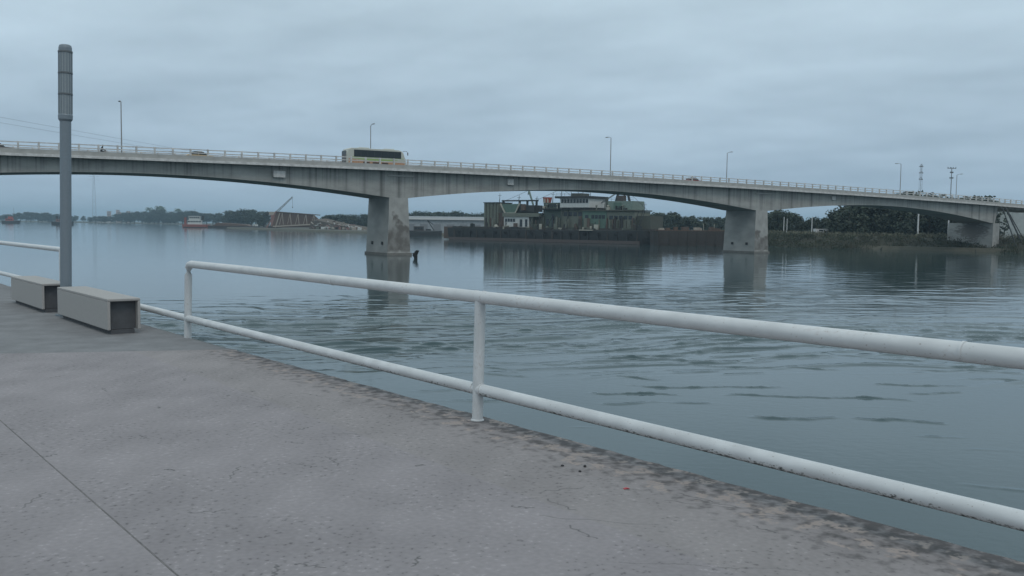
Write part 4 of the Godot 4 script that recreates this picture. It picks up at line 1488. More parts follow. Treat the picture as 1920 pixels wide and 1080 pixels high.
func build_masts() -> void:
	var p := thing("power_pylon", "faint lattice power pylon showing under the bridge at far left", "pylon", Vector3(-671, LAND, -1500), 20, "power pylons")
	lattice(p, 80, 3.0, 0.9, 0.13, [[0.86, 9.0], [0.93, 8.0]], M.pylon)
	p = thing("power_pylon", "lattice power pylon with three arms rising behind the bridge at right", "pylon", Vector3(225.7, LAND, -520), 25, "power pylons")
	lattice(p, 41.3, 1.1, 0.4, 0.05, [], M.pylon)
	for q in [0.80, 0.885, 0.97]:
		var sp := mb()
		box(sp, Vector3(0, 41.3 * q, 0), Vector3(2.6, 0.5, 0.5))
		bar(sp, Vector3(-1.2, 41.3 * q, 0), Vector3(0, 41.3 * q + 1.4, 0), 0.12)
		bar(sp, Vector3(1.2, 41.3 * q, 0), Vector3(0, 41.3 * q + 1.4, 0), 0.12)
		put("cross_arm", sp, M.pylon, p)
	var u := thing("utility_pole", "utility pole with crossarms behind the right end of the bridge", "utility pole", Vector3(158.6, LAND, -340), 10)
	var st := mb()
	tube(st, [Vector3.ZERO, Vector3(0, 27.6, 0)], [0.2, 0.13], 8)
	put("pole", st, M.pylon, u)
	for q in [[27.2, 1.7], [25.6, 0.6], [23.6, 0.7]]:
		st = mb()
		bar(st, Vector3(-q[1], q[0], 0), Vector3(q[1], q[0], 0), 0.2)
		put("cross_arm", st, M.pylon, u)
		for x in [-0.9, -0.3, 0.4, 0.95]:
			st = mb()
			lathe(st, Vector3(x * q[1], q[0] + 0.1, 0), [Vector2(0.09, 0), Vector2(0.15, 0.12), Vector2(0.15, 0.3), Vector2(0.0, 0.4)], 6)
			put("insulator", st, M.dark_metal, u)
	# white poles under the right span and thin poles by the second pier
	for q in [[125.6, -290, 7.9, 0.28, "taller white pole standing on the bank under the right span"], [132.7, -285, 5.8, 0.26, "shorter white pole next to the last bridge pier"], [95.6, -330, 6.2, 0.16, "thin pale pole among trees right of the second pier"], [97.0, -331, 5.6, 0.14, "thin grey pole, second one right of the second pier"], [105.5, -330, 6.3, 0.2, "thin white pole before the tree with sky beside it"]]:
		var o := thing("bank_pole", q[4], "pole", Vector3(q[0], -0.65, q[1]), 0, "poles on the right bank")
		st = mb()
		tube(st, [Vector3.ZERO, Vector3(0, q[2], 0)], [q[3], q[3] * 0.75], 8)
		put("shaft", st, M.shed_white, o)
		st = mb()
		lathe(st, Vector3(0, q[2], 0), [Vector2(q[3] * 0.75, -0.02), Vector2(q[3] * 0.95, 0.05), Vector2(q[3] * 0.6, 0.22), Vector2(0, 0.26)], 8)
		put("cap", st, M.shed_white, o)
	# leaning piles beyond the last pier
	for q in [[Vector3(136.9, -4.8, -252.0), Vector3(134.4, 8.4, -257.6), 0.16, "upright dark mooring pile leaning against the bridge end"], [Vector3(139.6, -4.8, -253), Vector3(135.6, 8.2, -258.0), 0.24, "thick slanting dark mooring pile at the bridge end"], [Vector3(141.2, -4.8, -253.4), Vector3(136.4, 7.6, -258.6), 0.15, "outermost slanting dark mooring pile at the bridge end"]]:
		var d: Vector3 = q[1] - q[0]
		var o2 := thing("mooring_pile", q[3], "pile", q[0], 0, "mooring piles")
		st = mb()
		tube(st, [Vector3.ZERO, d * 0.5, d], [q[2], q[2] * 0.95, q[2] * 0.9], 8)
		put("shaft", st, M.dark_metal, o2)
		st = mb()
		tube(st, [d * 0.86, d * 0.89], q[2] * 1.35, 8)
		put("collar", st, M.dark_metal, o2)
	# parked vans and hut far on the right bank
	var k := 0
	for q in [[107.6, 1.9], [111.4, 2.6], [115.1, 1.9]]:
		var v := thing("parked_van", ["leftmost small white van on the bank right of the second pier", "middle and longest white van on the bank right of the second pier", "rightmost small white van on the bank right of the second pier"][k], "van", Vector3(q[0], -0.6, -328), 4, "vans on the right bank")
		st = mb()
		var l: float = q[1]
		prism(st, [Vector2(-l, 0.4), Vector2(l, 0.4), Vector2(l, 1.2), Vector2(l * 0.72, 1.5), Vector2(l * 0.5, 2.3), Vector2(-l, 2.4)], -0.9, 0.9)
		put("body", st, M.shed_white, v)
		st = mb()
		box(st, Vector3(l * 0.1, 1.8, 0.91), Vector3(l * 0.8, 0.5, 0.03))
		put("window", st, M.dark_glass, v)
		for x in [-0.6, 0.6]:
			wheel(v, Vector3(x * l, 0.35, 0.8), 0.35, 0.2)
			wheel(v, Vector3(x * l, 0.35, -0.8), 0.35, 0.2)
		k += 1
	# cables that cross the sky at the left
	for j in 2:
		st = mb()
		var path := []
		for i in 25:
			var f := i / 24.0
			var a := Vector3(-250, 49 - j * 2.5, -330)
			var b := Vector3(-102, 34, -760)
			path.append(a.lerp(b, f) - Vector3(0, 4 * f * (1 - f) * (1.0 + j * 0.5), 0))
		tube(st, path, 0.05, 5)
		var o3 := put("power_cable", st, M.pylon, self)
		tag(o3, ["upper thin power cable crossing the sky at left", "lower thin power cable crossing the sky at left"][j], "cable", "power cables")
	p = thing("power_pylon", "lattice power pylon standing behind the first bridge pier", "pylon", Vector3(-102, LAND, -760), 25, "power pylons")
	lattice(p, 37, 2.2, 0.5, 0.18, [[0.93, 2.0], [0.99, 1.0]], M.pylon)

# ---------------------------------------------------------------- vessels
func part_box(parent: Node, called: String, m: Material, x0: float, x1: float, y0: float, y1: float, z0: float, z1: float, taper := 1.0) -> MeshInstance3D:
	var st := mb()
	box(st, Vector3((x0 + x1) * 0.5, (y0 + y1) * 0.5, (z0 + z1) * 0.5), Vector3(x1 - x0, y1 - y0, absf(z1 - z0)), Basis.IDENTITY, taper)
	return put(called, st, m, parent)

func hull(parent: Node, m: Material, l: float, w: float, h: float, bow: float, sheer := 0.0) -> MeshInstance3D:
	# plan outline tapering at both ends, flaring a little towards the deck; x 0..l, z -w..0
	var st := mb()
	var rings := []
	for q in [[-1.2, 0.90], [0.0, 0.95], [h * 0.5, 0.985], [h, 1.0]]:
		var k: float = q[1]
		var ring := []
		var plan := [Vector2(bow * 0.6, 0), Vector2(l * 0.3, 0), Vector2(l * 0.6, 0), Vector2(l - bow, 0), Vector2(l, -w * 0.25), Vector2(l, -w * 0.75), Vector2(l - bow, -w), Vector2(l * 0.6, -w), Vector2(l * 0.3, -w), Vector2(bow * 0.6, -w), Vector2(0, -w * 0.8), Vector2(0, -w * 0.2)]
		for p in plan:
			var c := Vector2(l * 0.5, -w * 0.5)
			var s: Vector2 = c + (p - c) * Vector2(1.0 - (1.0 - k) * 0.25, k)
			var lift := 0.0
			if q[0] > 0.1:
				lift = sheer * pow(absf(p.x / l - 0.5) * 2.0, 2.0) * (q[0] / h)
			ring.append(Vector3(s.x, q[0] + lift, -(-s.y) ))
		rings.append(ring)
	for r in rings:
		r.reverse()
	loft(st, rings, true, true)
	return put("hull", st, m, parent)

func guard(parent: Node, x0: float, x1: float, y: float, z: float, m: Material, step := 2.5) -> void:
	var st := mb()
	for q in [0.5, 1.0]:
		bar(st, Vector3(x0, y + q, z), Vector3(x1, y + q, z), 0.06)
	var x := x0
	while x <= x1:
		bar(st, Vector3(x, y, z), Vector3(x, y + 1.03, z), 0.06)
		x += step
	put("handrail", st, m, parent)

func window_row(parent: Node, n: int, x0: float, x1: float, y0: float, y1: float, z: float) -> void:
	var w := (x1 - x0) / n
	for k in n:
		part_box(parent, "window", M.dark_glass, x0 + w * (k + 0.12), x0 + w * (k + 0.88), y0, y1, z - 0.06, z + 0.05)

func build_dredger() -> void:
	var d := thing("dredger", "large dark old dredger with green deckhouses moored beyond the bridge", "dredger", Vector3(-26.7, WATER, -351.4), -38.54)
	rng.seed = 900
	hull(d, M.hull_dark, 92, 17, 4.1, 5.0, 0.5)
	part_box(d, "deck_coaming", M.rust_dark, 5.0, 89.0, 4.0, 5.0, -15.5, -1.15)
	var st := mb()
	box(st, Vector3(45, 0.55, 0.12), Vector3(82, 1.0, 0.5))
	put("rubbing_strake", st, M.hull_red, d)
	for k in 22:
		var x := 6.0 + k * 3.75
		part_box(d, "fender", M.hull_dark if k % 3 else M.rust_dark, x, x + rng.randf_range(0.3, 0.8), 0.6, 3.9, -0.2, 0.18)
	part_box(d, "bow_plate", M.rust, -0.5, 4.5, 0.5, 4.9, -13, -1.8)
	guard(d, 5, 88, 4.1, -0.55, M.olive_dark)
	for k in 26:
		var x0 := 5.0 + k * 3.1
		part_box(d, "bulwark_plate", [M.hull_dark, M.rust_dark, M.olive_dark][rng.randi() % 3], x0, x0 + rng.randf_range(1.2, 3.05), 4.0, 4.3 + rng.randf_range(0.0, 0.9), -0.75, -0.58)
	# forward tank and hopper frame
	var tk := part_box(d, "tank_house", M.olive, 17.4, 24.0, 5.0, 13.7, -12, -4)
	part_box(tk, "roof_plate", M.dark_metal, 17.2, 24.2, 13.702, 13.95, -12.3, -3.7)
	for k in 4:
		part_box(tk, "stiffener", M.olive_dark, 18.4 + k * 1.6, 18.6 + k * 1.6, 6.0, 13.6, -4.002, -3.75)
	part_box(d, "ladder_house", M.rust, 20.5, 29.0, 5.0, 10.2, -11, -4.6)
	for x in [25.6, 33.0, 36.5, 40.6]:
		part_box(d, "gantry_leg", M.dark_metal, x - 0.3, x + 0.3, 5.0, 14.2, -5.5, -4.9)
	part_box(d, "gantry_beam", M.dark_metal, 25.0, 41.2, 14.2, 14.7, -5.6, -4.8)
	part_box(d, "gantry_beam", M.dark_metal, 25.0, 41.2, 10.0, 10.5, -5.6, -4.8)
	st = mb()
	prism(st, [Vector2(27.4, 10.2), Vector2(31.7, 10.2), Vector2(33.6, 13.3), Vector2(25.4, 13.3)], -6.5, -4.2)
	var hp := put("hopper", st, M.green_paint, d)
	st = mb()
	for q in [[Vector3(27.2, 10.0, -4.1), Vector3(31.9, 10.0, -4.1)], [Vector3(25.1, 13.4, -4.1), Vector3(27.2, 10.0, -4.1)], [Vector3(31.9, 10.0, -4.1), Vector3(33.9, 13.4, -4.1)]]:
		bar(st, q[0], q[1], 0.42)
	put("rim", st, M.cream, hp)
	part_box(d, "winch_house", M.dark_metal, 34.0, 40.4, 10.5, 12.8, -9, -4)
	part_box(d, "winch_drum", M.rust, 35.2, 36.8, 11.0, 13.2, -4.002, -3.2)
	st = mb()
	bar(st, Vector3(34.9, 18.3, -8), Vector3(37.0, 13.0, -8), 0.5)
	bar(st, Vector3(34.9, 18.3, -8), Vector3(34.6, 16.6, -8), 0.25)
	put("derrick", st, M.green_pale, d)
	# white cabin on the main deck
	var wc := part_box(d, "white_cabin", M.ship_white, 28.8, 40.0, 5.0, 8.7, -6, -1.6)
	part_box(wc, "cabin_roof", M.olive, 28.4, 44.5, 8.702, 10.0, -8, -1.2)
	window_row(wc, 4, 29.2, 34.0, 6.9, 8.0, -1.56)
	part_box(wc, "doorway", M.dark_glass, 36.0, 37.1, 5.2, 7.8, -1.66, -1.5)
	part_box(wc, "doorway", M.dark_glass, 38.4, 39.4, 5.2, 7.8, -1.66, -1.5)
	# chequered funnel basket
	st = mb()
	lathe(st, Vector3(44.0, 13.2, -7), [Vector2(1.1, 0), Vector2(1.7, 2.4), Vector2(1.5, 2.4), Vector2(0, 2.2)], 10)
	var fb := put("funnel", st, M.ship_red, d)
	for k in 3:
		st = mb()
		var a := -0.4 + k * 0.75
		box(st, Vector3(44.0 + sin(a - 0.4) * 1.45, 14.4, -7 + cos(a - 0.4) * 1.45), Vector3(0.5, 2.0, 0.1), Basis(Vector3.UP, a - 0.4))
		put("funnel_stripe", st, M.cream, fb)
	st = mb()
	for s in [[-0.9, 0.6], [0.9, 0.6], [0.0, -0.9]]:
		bar(st, Vector3(44.0 + s[0] * 1.6, 10.0, -7 + s[1]), Vector3(44.0 + s[0], 13.3, -7 + s[1]), 0.22)
	put("funnel_stand", st, M.cream, d)
	# pump house and bridge
	var ph := part_box(d, "pump_house", M.green_dark, 45.4, 57.5, 5.0, 13.6, -13, -3)
	part_box(ph, "upper_deck", M.dark_metal, 44.8, 66.5, 11.2, 11.6, -14, -1.6)
	window_row(ph, 4, 46.5, 52.5, 12.1, 13.1, -2.96)
	for k in 5:
		part_box(ph, "doorway", M.dark_glass, 46.6 + k * 2.3, 47.7 + k * 2.3, 5.3, 8.0 + (k % 2) * 1.6, -3.06, -2.94)
	part_box(d, "store_house", M.olive_dark, 41.0, 46.0, 5.0, 9.0, -9, -2.6)
	st = mb()
	tube(st, [Vector3(49.4, 13.6, -8), Vector3(49.4, 19.2, -8)], [0.16, 0.08], 6)
	put("mast", st, M.dark_metal, d)
	var wb := part_box(d, "bridge_house", M.olive, 53.0, 65.0, 5.0, 12.4, -12, -2.6)
	window_row(wb, 5, 54.0, 64.0, 9.0, 10.4, -2.56)
	var wh := part_box(d, "wheelhouse", M.ship_white, 53.6, 65.6, 11.9, 15.0, -11, -1.2)
	window_row(wh, 9, 54.0, 65.2, 13.4, 14.7, -1.16)
	part_box(wh, "roof", M.dark_metal, 51.8, 66.2, 15.002, 15.7, -12, -0.6)
	part_box(wh, "roof_locker", M.olive_dark, 57.0, 61.0, 15.702, 16.7, -8, -3)
	st = mb()
	for q in [[55.5, 1.9], [58.4, 3.0], [60.4, 2.2], [63.5, 1.4]]:
		tube(st, [Vector3(q[0], 15.7, -5), Vector3(q[0], 15.7 + q[1], -5)], 0.09, 5)
	box(st, Vector3(58.4, 18.0, -5), Vector3(1.8, 0.16, 0.16))
	put("antenna", st, M.dark_metal, wh)
	guard(d, 52.2, 66.0, 15.7, -0.8, M.dark_metal, 1.8)
	# green accommodation block and aft tower
	var gh := part_box(d, "green_house", M.green_paint, 62.5, 72.0, 5.0, 10.7, -12, -1.8)
	part_box(gh, "roof", M.olive_dark, 62.0, 83.0, 10.702, 11.1, -12.5, -1.4)
	part_box(gh, "doorway", M.dark_glass, 63.6, 64.9, 5.2, 9.4, -1.86, -1.72)
	window_row(gh, 4, 66.0, 71.6, 8.2, 9.4, -1.76)
	var ah := part_box(d, "after_house", M.olive, 72.002, 82.6, 5.0, 10.6, -12, -2.0)
	window_row(ah, 5, 72.8, 82.0, 8.0, 9.2, -1.96)
	for k in 6:
		part_box(ah, "stiffener", M.olive_dark, 73.2 + k * 1.6, 73.4 + k * 1.6, 5.2, 7.6, -2.002, -1.7)
	var tw := part_box(d, "engine_casing", M.green_pale, 71.2, 81.4, 11.1, 14.0, -10, -3)
	part_box(tw, "louvre_panel", M.green_paint, 74.0, 77.0, 11.6, 13.5, -3.05, -2.9)
	part_box(tw, "corner_post", M.olive_dark, 70.9, 71.6, 11.1, 14.9, -3.5, -2.8)
	guard(d, 71.2, 81.4, 14.0, -3.2, M.dark_metal, 1.7)
	st = mb()
	bar(st, Vector3(73.6, 14.0, -5), Vector3(75.2, 19.0, -5), 0.6)
	bar(st, Vector3(78.8, 14.0, -5), Vector3(77.4, 19.0, -5), 0.6)
	bar(st, Vector3(76.2, 14.0, -6.5), Vector3(76.2, 19.0, -5), 0.35)
	bar(st, Vector3(74.8, 18.0, -5), Vector3(77.8, 18.0, -5), 0.35)
	put("a_frame", st, M.dark_metal, d)
	part_box(d, "winch", M.hull_red, 74.8, 77.2, 14.0, 15.8, -5.5, -3.6)
	part_box(d, "stern_house", M.olive_dark, 82.8, 88.0, 5.0, 9.2, -11, -3)
	# clutter along the side deck
	for k in 34:
		var x := rng.randf_range(6, 86)
		var w := rng.randf_range(0.5, 2.0)
		part_box(d, "deck_gear", [M.rust, M.olive_dark, M.cream, M.dark_metal, M.olive][rng.randi() % 5], x, x + w, 4.1, 4.6 + rng.randf_range(0.4, 1.9), -1.14, -0.78)
	# pipes, stanchions and lockers crowd the deck before the houses
	for k in 46:
		var x := rng.randf_range(20, 88)
		if x > 27.5 and x < 40.5:
			continue
		var hgt := rng.randf_range(1.2, 4.2)
		var wd := rng.randf_range(0.15, 1.1)
		part_box(d, "deck_fitting", [M.rust_dark, M.olive_dark, M.dark_metal, M.olive, M.rust][rng.randi() % 5], x, x + wd, 5.0, 5.0 + hgt, -1.75, -1.2 - rng.randf() * 0.3)
	for k in 16:
		st = mb()
		var x := rng.randf_range(24, 86)
		tube(st, [Vector3(x, 5.0, -1.0), Vector3(x + rng.randf_range(-1.5, 1.5), rng.randf_range(9.0, 12.5), -2.6)], 0.1, 5)
		put("stay", st, M.dark_metal, d)
	for k in 12:
		var x := rng.randf_range(44, 84)
		part_box(d, "roof_fitting", [M.dark_metal, M.olive_dark, M.cream][rng.randi() % 3], x, x + rng.randf_range(0.3, 1.2), 11.1, 11.1 + rng.randf_range(0.5, 1.6), -3.0, -2.2)
	# rigging: a lattice crane, light masts and wires break the roofline
	st = mb()
	for q in [[23.0, 13.9, 17.2], [32.0, 14.7, 16.4], [40.0, 14.7, 16.0], [47.0, 13.6, 17.4], [68.5, 11.1, 15.2], [83.8, 10.0, 13.6]]:
		tube(st, [Vector3(q[0], q[1], -6), Vector3(q[0] + 0.2, q[2], -6)], [0.14, 0.06], 5)
		bar(st, Vector3(q[0] - 0.7, q[2] - 0.8, -6), Vector3(q[0] + 0.9, q[2] - 0.8, -6), 0.1)
	put("light_mast", st, M.dark_metal, d)
	st = mb()
	for q in [[Vector3(49.4, 18.6, -8), Vector3(41.0, 14.7, -5.2)], [Vector3(49.4, 18.6, -8), Vector3(56.0, 15.7, -5)], [Vector3(76.2, 18.8, -5), Vector3(86.0, 10.2, -6)], [Vector3(34.9, 18.2, -8), Vector3(24.0, 13.9, -6)]]:
		tube(st, [q[0], q[1]], 0.05, 4)
	put("rigging_wire", st, M.dark_metal, d)
	for k in 7:
		st = mb()
		lathe(st, Vector3(46.0 + k * 5.2 + rng.randf() * 2.0, 11.6 if k < 3 else 11.1, -2.4), [Vector2(0.22, 0), Vector2(0.2, 1.1), Vector2(0.42, 1.15), Vector2(0.36, 1.5), Vector2(0, 1.6)], 8)
		put("ventilator", st, M.cream if k % 2 else M.olive, d)
	for k in 14:
		st = mb()
		var tx := 8.0 + k * 5.6 + rng.randf() * 2.0
		for j in 10:
			var a0 := TAU * j / 10.0
			var a1 := TAU * (j + 1) / 10.0
			bar(st, Vector3(tx + cos(a0) * 0.45, 3.0 + sin(a0) * 0.45, 0.25), Vector3(tx + cos(a1) * 0.45, 3.0 + sin(a1) * 0.45, 0.25), 0.28)
		put("tyre_fender", st, M.rubber, d)
	st = mb()
	bar(st, Vector3(63.5, 12.6, -9), Vector3(74.0, 17.6, -7), 0.35)
	put("spar", st, M.crane_grey, d)
	part_box(d, "gangway", M.cream, 63.0, 68.0, 4.2, 4.5, -0.1, 0.9)
	part_box(d, "life_raft", M.cream, 24.6, 26.4, 5.0, 5.9, -1.9, -0.9, 0.5)

func build_rusty_barge() -> void:
	var b := thing("deck_barge", "low rusty brown barge moored behind the second bridge pier", "barge", Vector3(43.6, WATER, -287.0), 4.0)
	hull(b, M.rust_dark, 27, 9, 4.6, 1.6, 0.0)
	var st := mb()
	box(st, Vector3(13.5, 4.7, -0.25), Vector3(26.4, 0.22, 0.5))
	put("gunwale", st, M.rust_brown, b)
	for k in 9:
		part_box(b, "side_rib", M.rust_dark, 1.6 + k * 2.9, 1.9 + k * 2.9, 0.4, 4.4, -0.3, 0.12)
	rng.seed = 33
	for k in 9:
		var x := rng.randf_range(1, 24)
		part_box(b, "deck_gear", [M.rust, M.cream_dull, M.rust_brown][k % 3], x, x + rng.randf_range(0.6, 2.2), 4.6, 4.8 + rng.randf_range(0.3, 1.1), -3, -1.2)
	st = mb()
	for k in 3:
		tube(st, [Vector3(16 + k * 3.4, 4.6, -3), Vector3(16 + k * 3.4, 6.9, -3)], 0.07, 5)
	put("stanchion", st, M.cream, b)

func build_red_ship() -> void:
	var s := thing("workboat", "red and white workboat with tall wheelhouse on the far left water", "boat", Vector3(-303, WATER, -856), 6.0)
	hull(s, M.boat_red, 24, 7, 2.8, 3.0, 0.3)
	part_box(s, "hull_band", M.hull_dark, 1.5, 22.0, 0.0, 0.7, -0.4, 0.1)
	var h := part_box(s, "deckhouse", M.ship_white, 5, 17, 2.8, 7.0, -6, -1)
	window_row(h, 5, 5, 17, 5.0, 6.2, -0.95)
	var w := part_box(s, "wheelhouse", M.ship_white, 6, 16, 7.0, 10.2, -5.6, -1.4)
	window_row(w, 5, 6.4, 15.6, 8.6, 9.7, -1.35)
	part_box(s, "roof", M.ship_white, 5.4, 16.6, 10.202, 10.7, -6, -1)
	part_box(s, "funnel", M.dark_metal, 17.0, 19.2, 7.0, 11.0, -5, -2.6)
	part_box(s, "crane_post", M.boat_red, 1.6, 3.4, 2.8, 9.4, -4.5, -2.5)
	var st := mb()
	tube(st, [Vector3(11, 10.7, -3.5), Vector3(11, 17.0, -3.5)], [0.2, 0.1], 6)
	bar(st, Vector3(8.5, 14.0, -3.5), Vector3(13.5, 14.0, -3.5), 0.2)
	put("mast", st, M.dark_metal, s)
	var b := thing("cargo_barge", "long low rust red barge beside the red and white workboat", "barge", Vector3(-278, WATER, -850), 4.0)
	hull(b, M.rust_dark, 46, 9, 1.9, 2.5, 0.2)
	st = mb()
	prism(st, [Vector2(2, 1.9), Vector2(40, 1.9), Vector2(36, 3.6), Vector2(20, 4.6), Vector2(8, 5.0)], -8, -1.2, 0.9, Vector2(20, 1.9))
	put("ore_heap", st, M.rust_brown, b)
	for k in 8:
		part_box(b, "coaming_post", M.rust, 3 + k * 5.2, 3.4 + k * 5.2, 1.9, 3.2, -0.9, -0.5)
	part_box(b, "stern_cabin", M.ship_white, 41, 44.5, 1.9, 3.8, -6, -2)
	var lg := thing("landing_stage", "dark low landing stage right of the rust red barge", "landing stage", Vector3(-233, WATER, -838), 30)
	part_box(lg, "deck", M.hull_dark, 0, 26, 0.2, 1.6, -5, 0)
	for k in 6:
		part_box(lg, "pile", M.dark_metal, 1 + k * 4.8, 1.5 + k * 4.8, -1.0, 3.2, -0.2, 0.3)
	for q in [[-672, -1228, 8, "small dark red tug at the left edge of the picture"], [-500, -1012, 4, "small dark tug half hidden behind the lamp post"]]:
		var t := thing("tug_boat", q[3], "boat", Vector3(q[0], WATER, q[1]), q[2], "distant tugs")
		hull(t, M.hull_dark, 22, 7, 3.0, 4.0, 1.0)
		var dh := part_box(t, "deckhouse", M.ship_red if q[0] < -600 else M.rust_pink, 5, 14, 3.0, 6.5, -6, -1)
		window_row(dh, 4, 5.5, 13.5, 4.8, 5.9, -0.95)
		part_box(t, "wheelhouse", M.ship_red if q[0] < -600 else M.hull_dark, 8, 13, 6.5, 9.2, -5.5, -1.5)
		part_box(t, "funnel", M.hull_dark, 4.2, 6.0, 6.5, 9.6, -4.5, -2.5)
		var st2 := mb()
		tube(st2, [Vector3(14.8, 3, -3.5), Vector3(14.8, 21.0 if q[0] < -600 else 12.0, -3.5)], [0.2, 0.1], 6)
		put("mast", st2, M.dark_metal, t)

func build_scrap_yard() -> void:
	rng.seed = 51
	# a truss frame lying on its side, sheeted with rusty plates
	var f := thing("truss_frame", "rusty brown sheeted truss lying on the bank below the crane", "truss", Vector3(-203, LAND, -775), -7)
	var st := mb()
	prism(st, [Vector2(2, 0.5), Vector2(40, 1.0), Vector2(42, 8.0), Vector2(38, 11.4), Vector2(6, 13.4)], -5, -3)
	put("sheeting", st, M.rust_brown, f)
	st = mb()
	bar(st, Vector3(-2, 0.2, -2.6), Vector3(6.2, 14.0, -2.6), 0.8)
	put("end_strut", st, M.rust_pink, f)
	st = mb()
	bar(st, Vector3(5.5, 0.4, -2.4), Vector3(9.5, 12.6, -2.4), 0.7)
	put("end_strut", st, M.cream_dull, f)
	st = mb()
	bar(st, Vector3(5.5, 13.6, -2.6), Vector3(44, 11.2, -2.6), 0.7)
	put("top_chord", st, M.rust_brown, f)
	st = mb()
	bar(st, Vector3(4, 1.4, -1.4), Vector3(36, 3.4, -1.4), 1.0)
	put("bottom_chord", st, M.cream_dull, f)
	for k in 9:
		st = mb()
		var x := 9.0 + k * 3.4
		bar(st, Vector3(x, 3.0, -2.7), Vector3(x + 2.4, 12.6 - k * 0.15, -2.7), 0.35)
		bar(st, Vector3(x + 2.4, 12.6 - k * 0.15, -2.7), Vector3(x + 3.4, 3.0, -2.7), 0.45)
		put("web_member", st, M.rust_brown if k % 2 else M.cream_dull, f)
	# heap of pale beams and pipe sloping down towards the pier
	var h := thing("scrap_heap", "sloping heap of pale scrap beams and pipes left of the first pier", "scrap heap", Vector3(-166, LAND, -752), -57)
	st = mb()
	prism(st, [Vector2(-6, 0), Vector2(112, 0), Vector2(104, 2.0), Vector2(60, 4.6), Vector2(20, 8.4), Vector2(0, 7.6)], -9, -1, 0.8, Vector2(40, 0))
	put("mound", st, M.scrap_earth, h)
	for k in 95:
		var x := pow(rng.randf(), 0.9) * 108.0
		var top := lerpf(9.6, 1.8, x / 110.0)
		var y := rng.randf_range(0.6, top)
		var l := rng.randf_range(2.5, 9.0)
		var a := rng.randf_range(-0.45, 0.2)
		st = mb()
		var z := rng.randf_range(-1.6, 0.6) - y * 0.15
		bar(st, Vector3(x, y, z), Vector3(x + cos(a) * l, maxf(y + sin(a) * l, 0.2), z + rng.randf_range(-0.8, 0.8)), rng.randf_range(0.25, 0.7))
		put("beam", st, [M.cream_dull, M.rust_pink, M.rust, M.ship_white, M.rust_brown, M.cream_dull][rng.randi() % 6], h)
	for k in 14:
		var x := rng.randf_range(20, 108)
		st = mb()
		bevel_box(st, Vector3(x, 0.9, rng.randf_range(0.5, 2.0)), Vector3(rng.randf_range(1.4, 3.6), rng.randf_range(1.0, 2.0), 1.6), 0.1, Basis(Vector3.UP, rng.randf()))
		put("crate", st, [M.ship_white, M.olive, M.cream_dull, M.rust_pink][k % 4], h)
	# the crane behind it
	var c := thing("crawler_crane", "pale grey lattice boom crane above the rusty truss", "crane", Vector3(-205, LAND, -800), 0)
	part_box(c, "track", M.dark_metal, -4, 4, 0, 1.6, 0.8, 2.4)
	part_box(c, "track", M.dark_metal, -4, 4, 0, 1.6, -2.4, -0.8)
	part_box(c, "tower", M.rust_pink, -1.6, 1.6, 1.6, 11.0, -1.6, 1.6)
	part_box(c, "cab", M.cream_dull, -3.0, 3.4, 11.0, 13.8, -1.8, 1.8)
	part_box(c, "counterweight", M.dark_metal, -6.0, -3.0, 11.2, 13.4, -1.6, 1.6)
	var a0 := Vector3(2.5, 13.0, 0)
	var a1 := Vector3(16.6, 26.6, 0)
	for q in [[-0.7, -0.7], [0.7, -0.7], [0.7, 0.7], [-0.7, 0.7]]:
		st = mb()
		var off: Vector3 = Vector3(-0.69, 0.72, 0) * q[0] + Vector3(0, 0, q[1])
		bar(st, a0 + off, a1 + off * 0.5, 0.28)
		put("boom_chord", st, M.crane_grey, c)
	st = mb()
	for k in 9:
		var f0 := k / 9.0
		var f1 := (k + 1) / 9.0
		for q in [-0.7, 0.7]:
			var s0: Vector3 = Vector3(-0.69, 0.72, 0) * (0.7 * (1 - f0 * 0.5) * (1 if k % 2 else -1)) + Vector3(0, 0, q * (1 - f0 * 0.5))
			var s1: Vector3 = Vector3(-0.69, 0.72, 0) * (0.7 * (1 - f1 * 0.5) * (-1 if k % 2 else 1)) + Vector3(0, 0, q * (1 - f1 * 0.5))
			bar(st, a0.lerp(a1, f0) + s0, a0.lerp(a1, f1) + s1, 0.2)
	put("boom_lacing", st, M.crane_grey, c)
	st = mb()
	tube(st, [a1, a1 + Vector3(0, -8.5, 0)], 0.1, 5)
	box(st, a1 + Vector3(0, -8.9, 0), Vector3(0.6, 1.0, 0.4))
	put("hook_line", st, M.dark_metal, c)
	# small work launch by the warehouse
	var wl := thing("work_launch", "small dark launch with raised derrick in front of the warehouse", "boat", Vector3(-52, WATER, -462), 5.0)
	hull(wl, M.hull_dark, 17, 5, 2.0, 2.0, 0.6)
	var cb := part_box(wl, "cabin", M.rust_dark, 3, 8, 2.0, 4.6, -4, -1)
	window_row(cb, 3, 3.4, 7.6, 3.2, 4.1, -0.95)
	st = mb()
	bar(st, Vector3(13.5, 2.0, -2.5), Vector3(9.8, 7.6, -2.5), 0.45)
	bar(st, Vector3(9.8, 7.6, -2.5), Vector3(12.6, 5.6, -2.5), 0.35)
	put("derrick", st, M.dark_metal, wl)
	part_box(wl, "winch", M.dark_metal, 9, 11.5, 2.0, 3.4, -3.6, -1.6)
	# snag standing in the river beside the first pier
	st = mb()
	tube(st, [Vector3(0, -1.0, 0), Vector3(0.02, 0.25, 0), Vector3(-0.12, 0.55, 0.02), Vector3(0.1, 0.95, 0), Vector3(0.26, 1.35, 0.04)], [0.30, 0.30, 0.42, 0.34, 0.16], 9)
	tube(st, [Vector3(-0.1, 0.55, 0.0), Vector3(-0.42, 0.85, 0.1), Vector3(-0.5, 0.78, 0.12)], [0.2, 0.12, 0.05], 7)
	tube(st, [Vector3(0.15, 1.05, 0), Vector3(0.42, 1.2, 0.0), Vector3(0.52, 1.3, 0)], [0.2, 0.17, 0.06], 7)
	var sn := put("tree_snag", st, M.dark_wood, self)
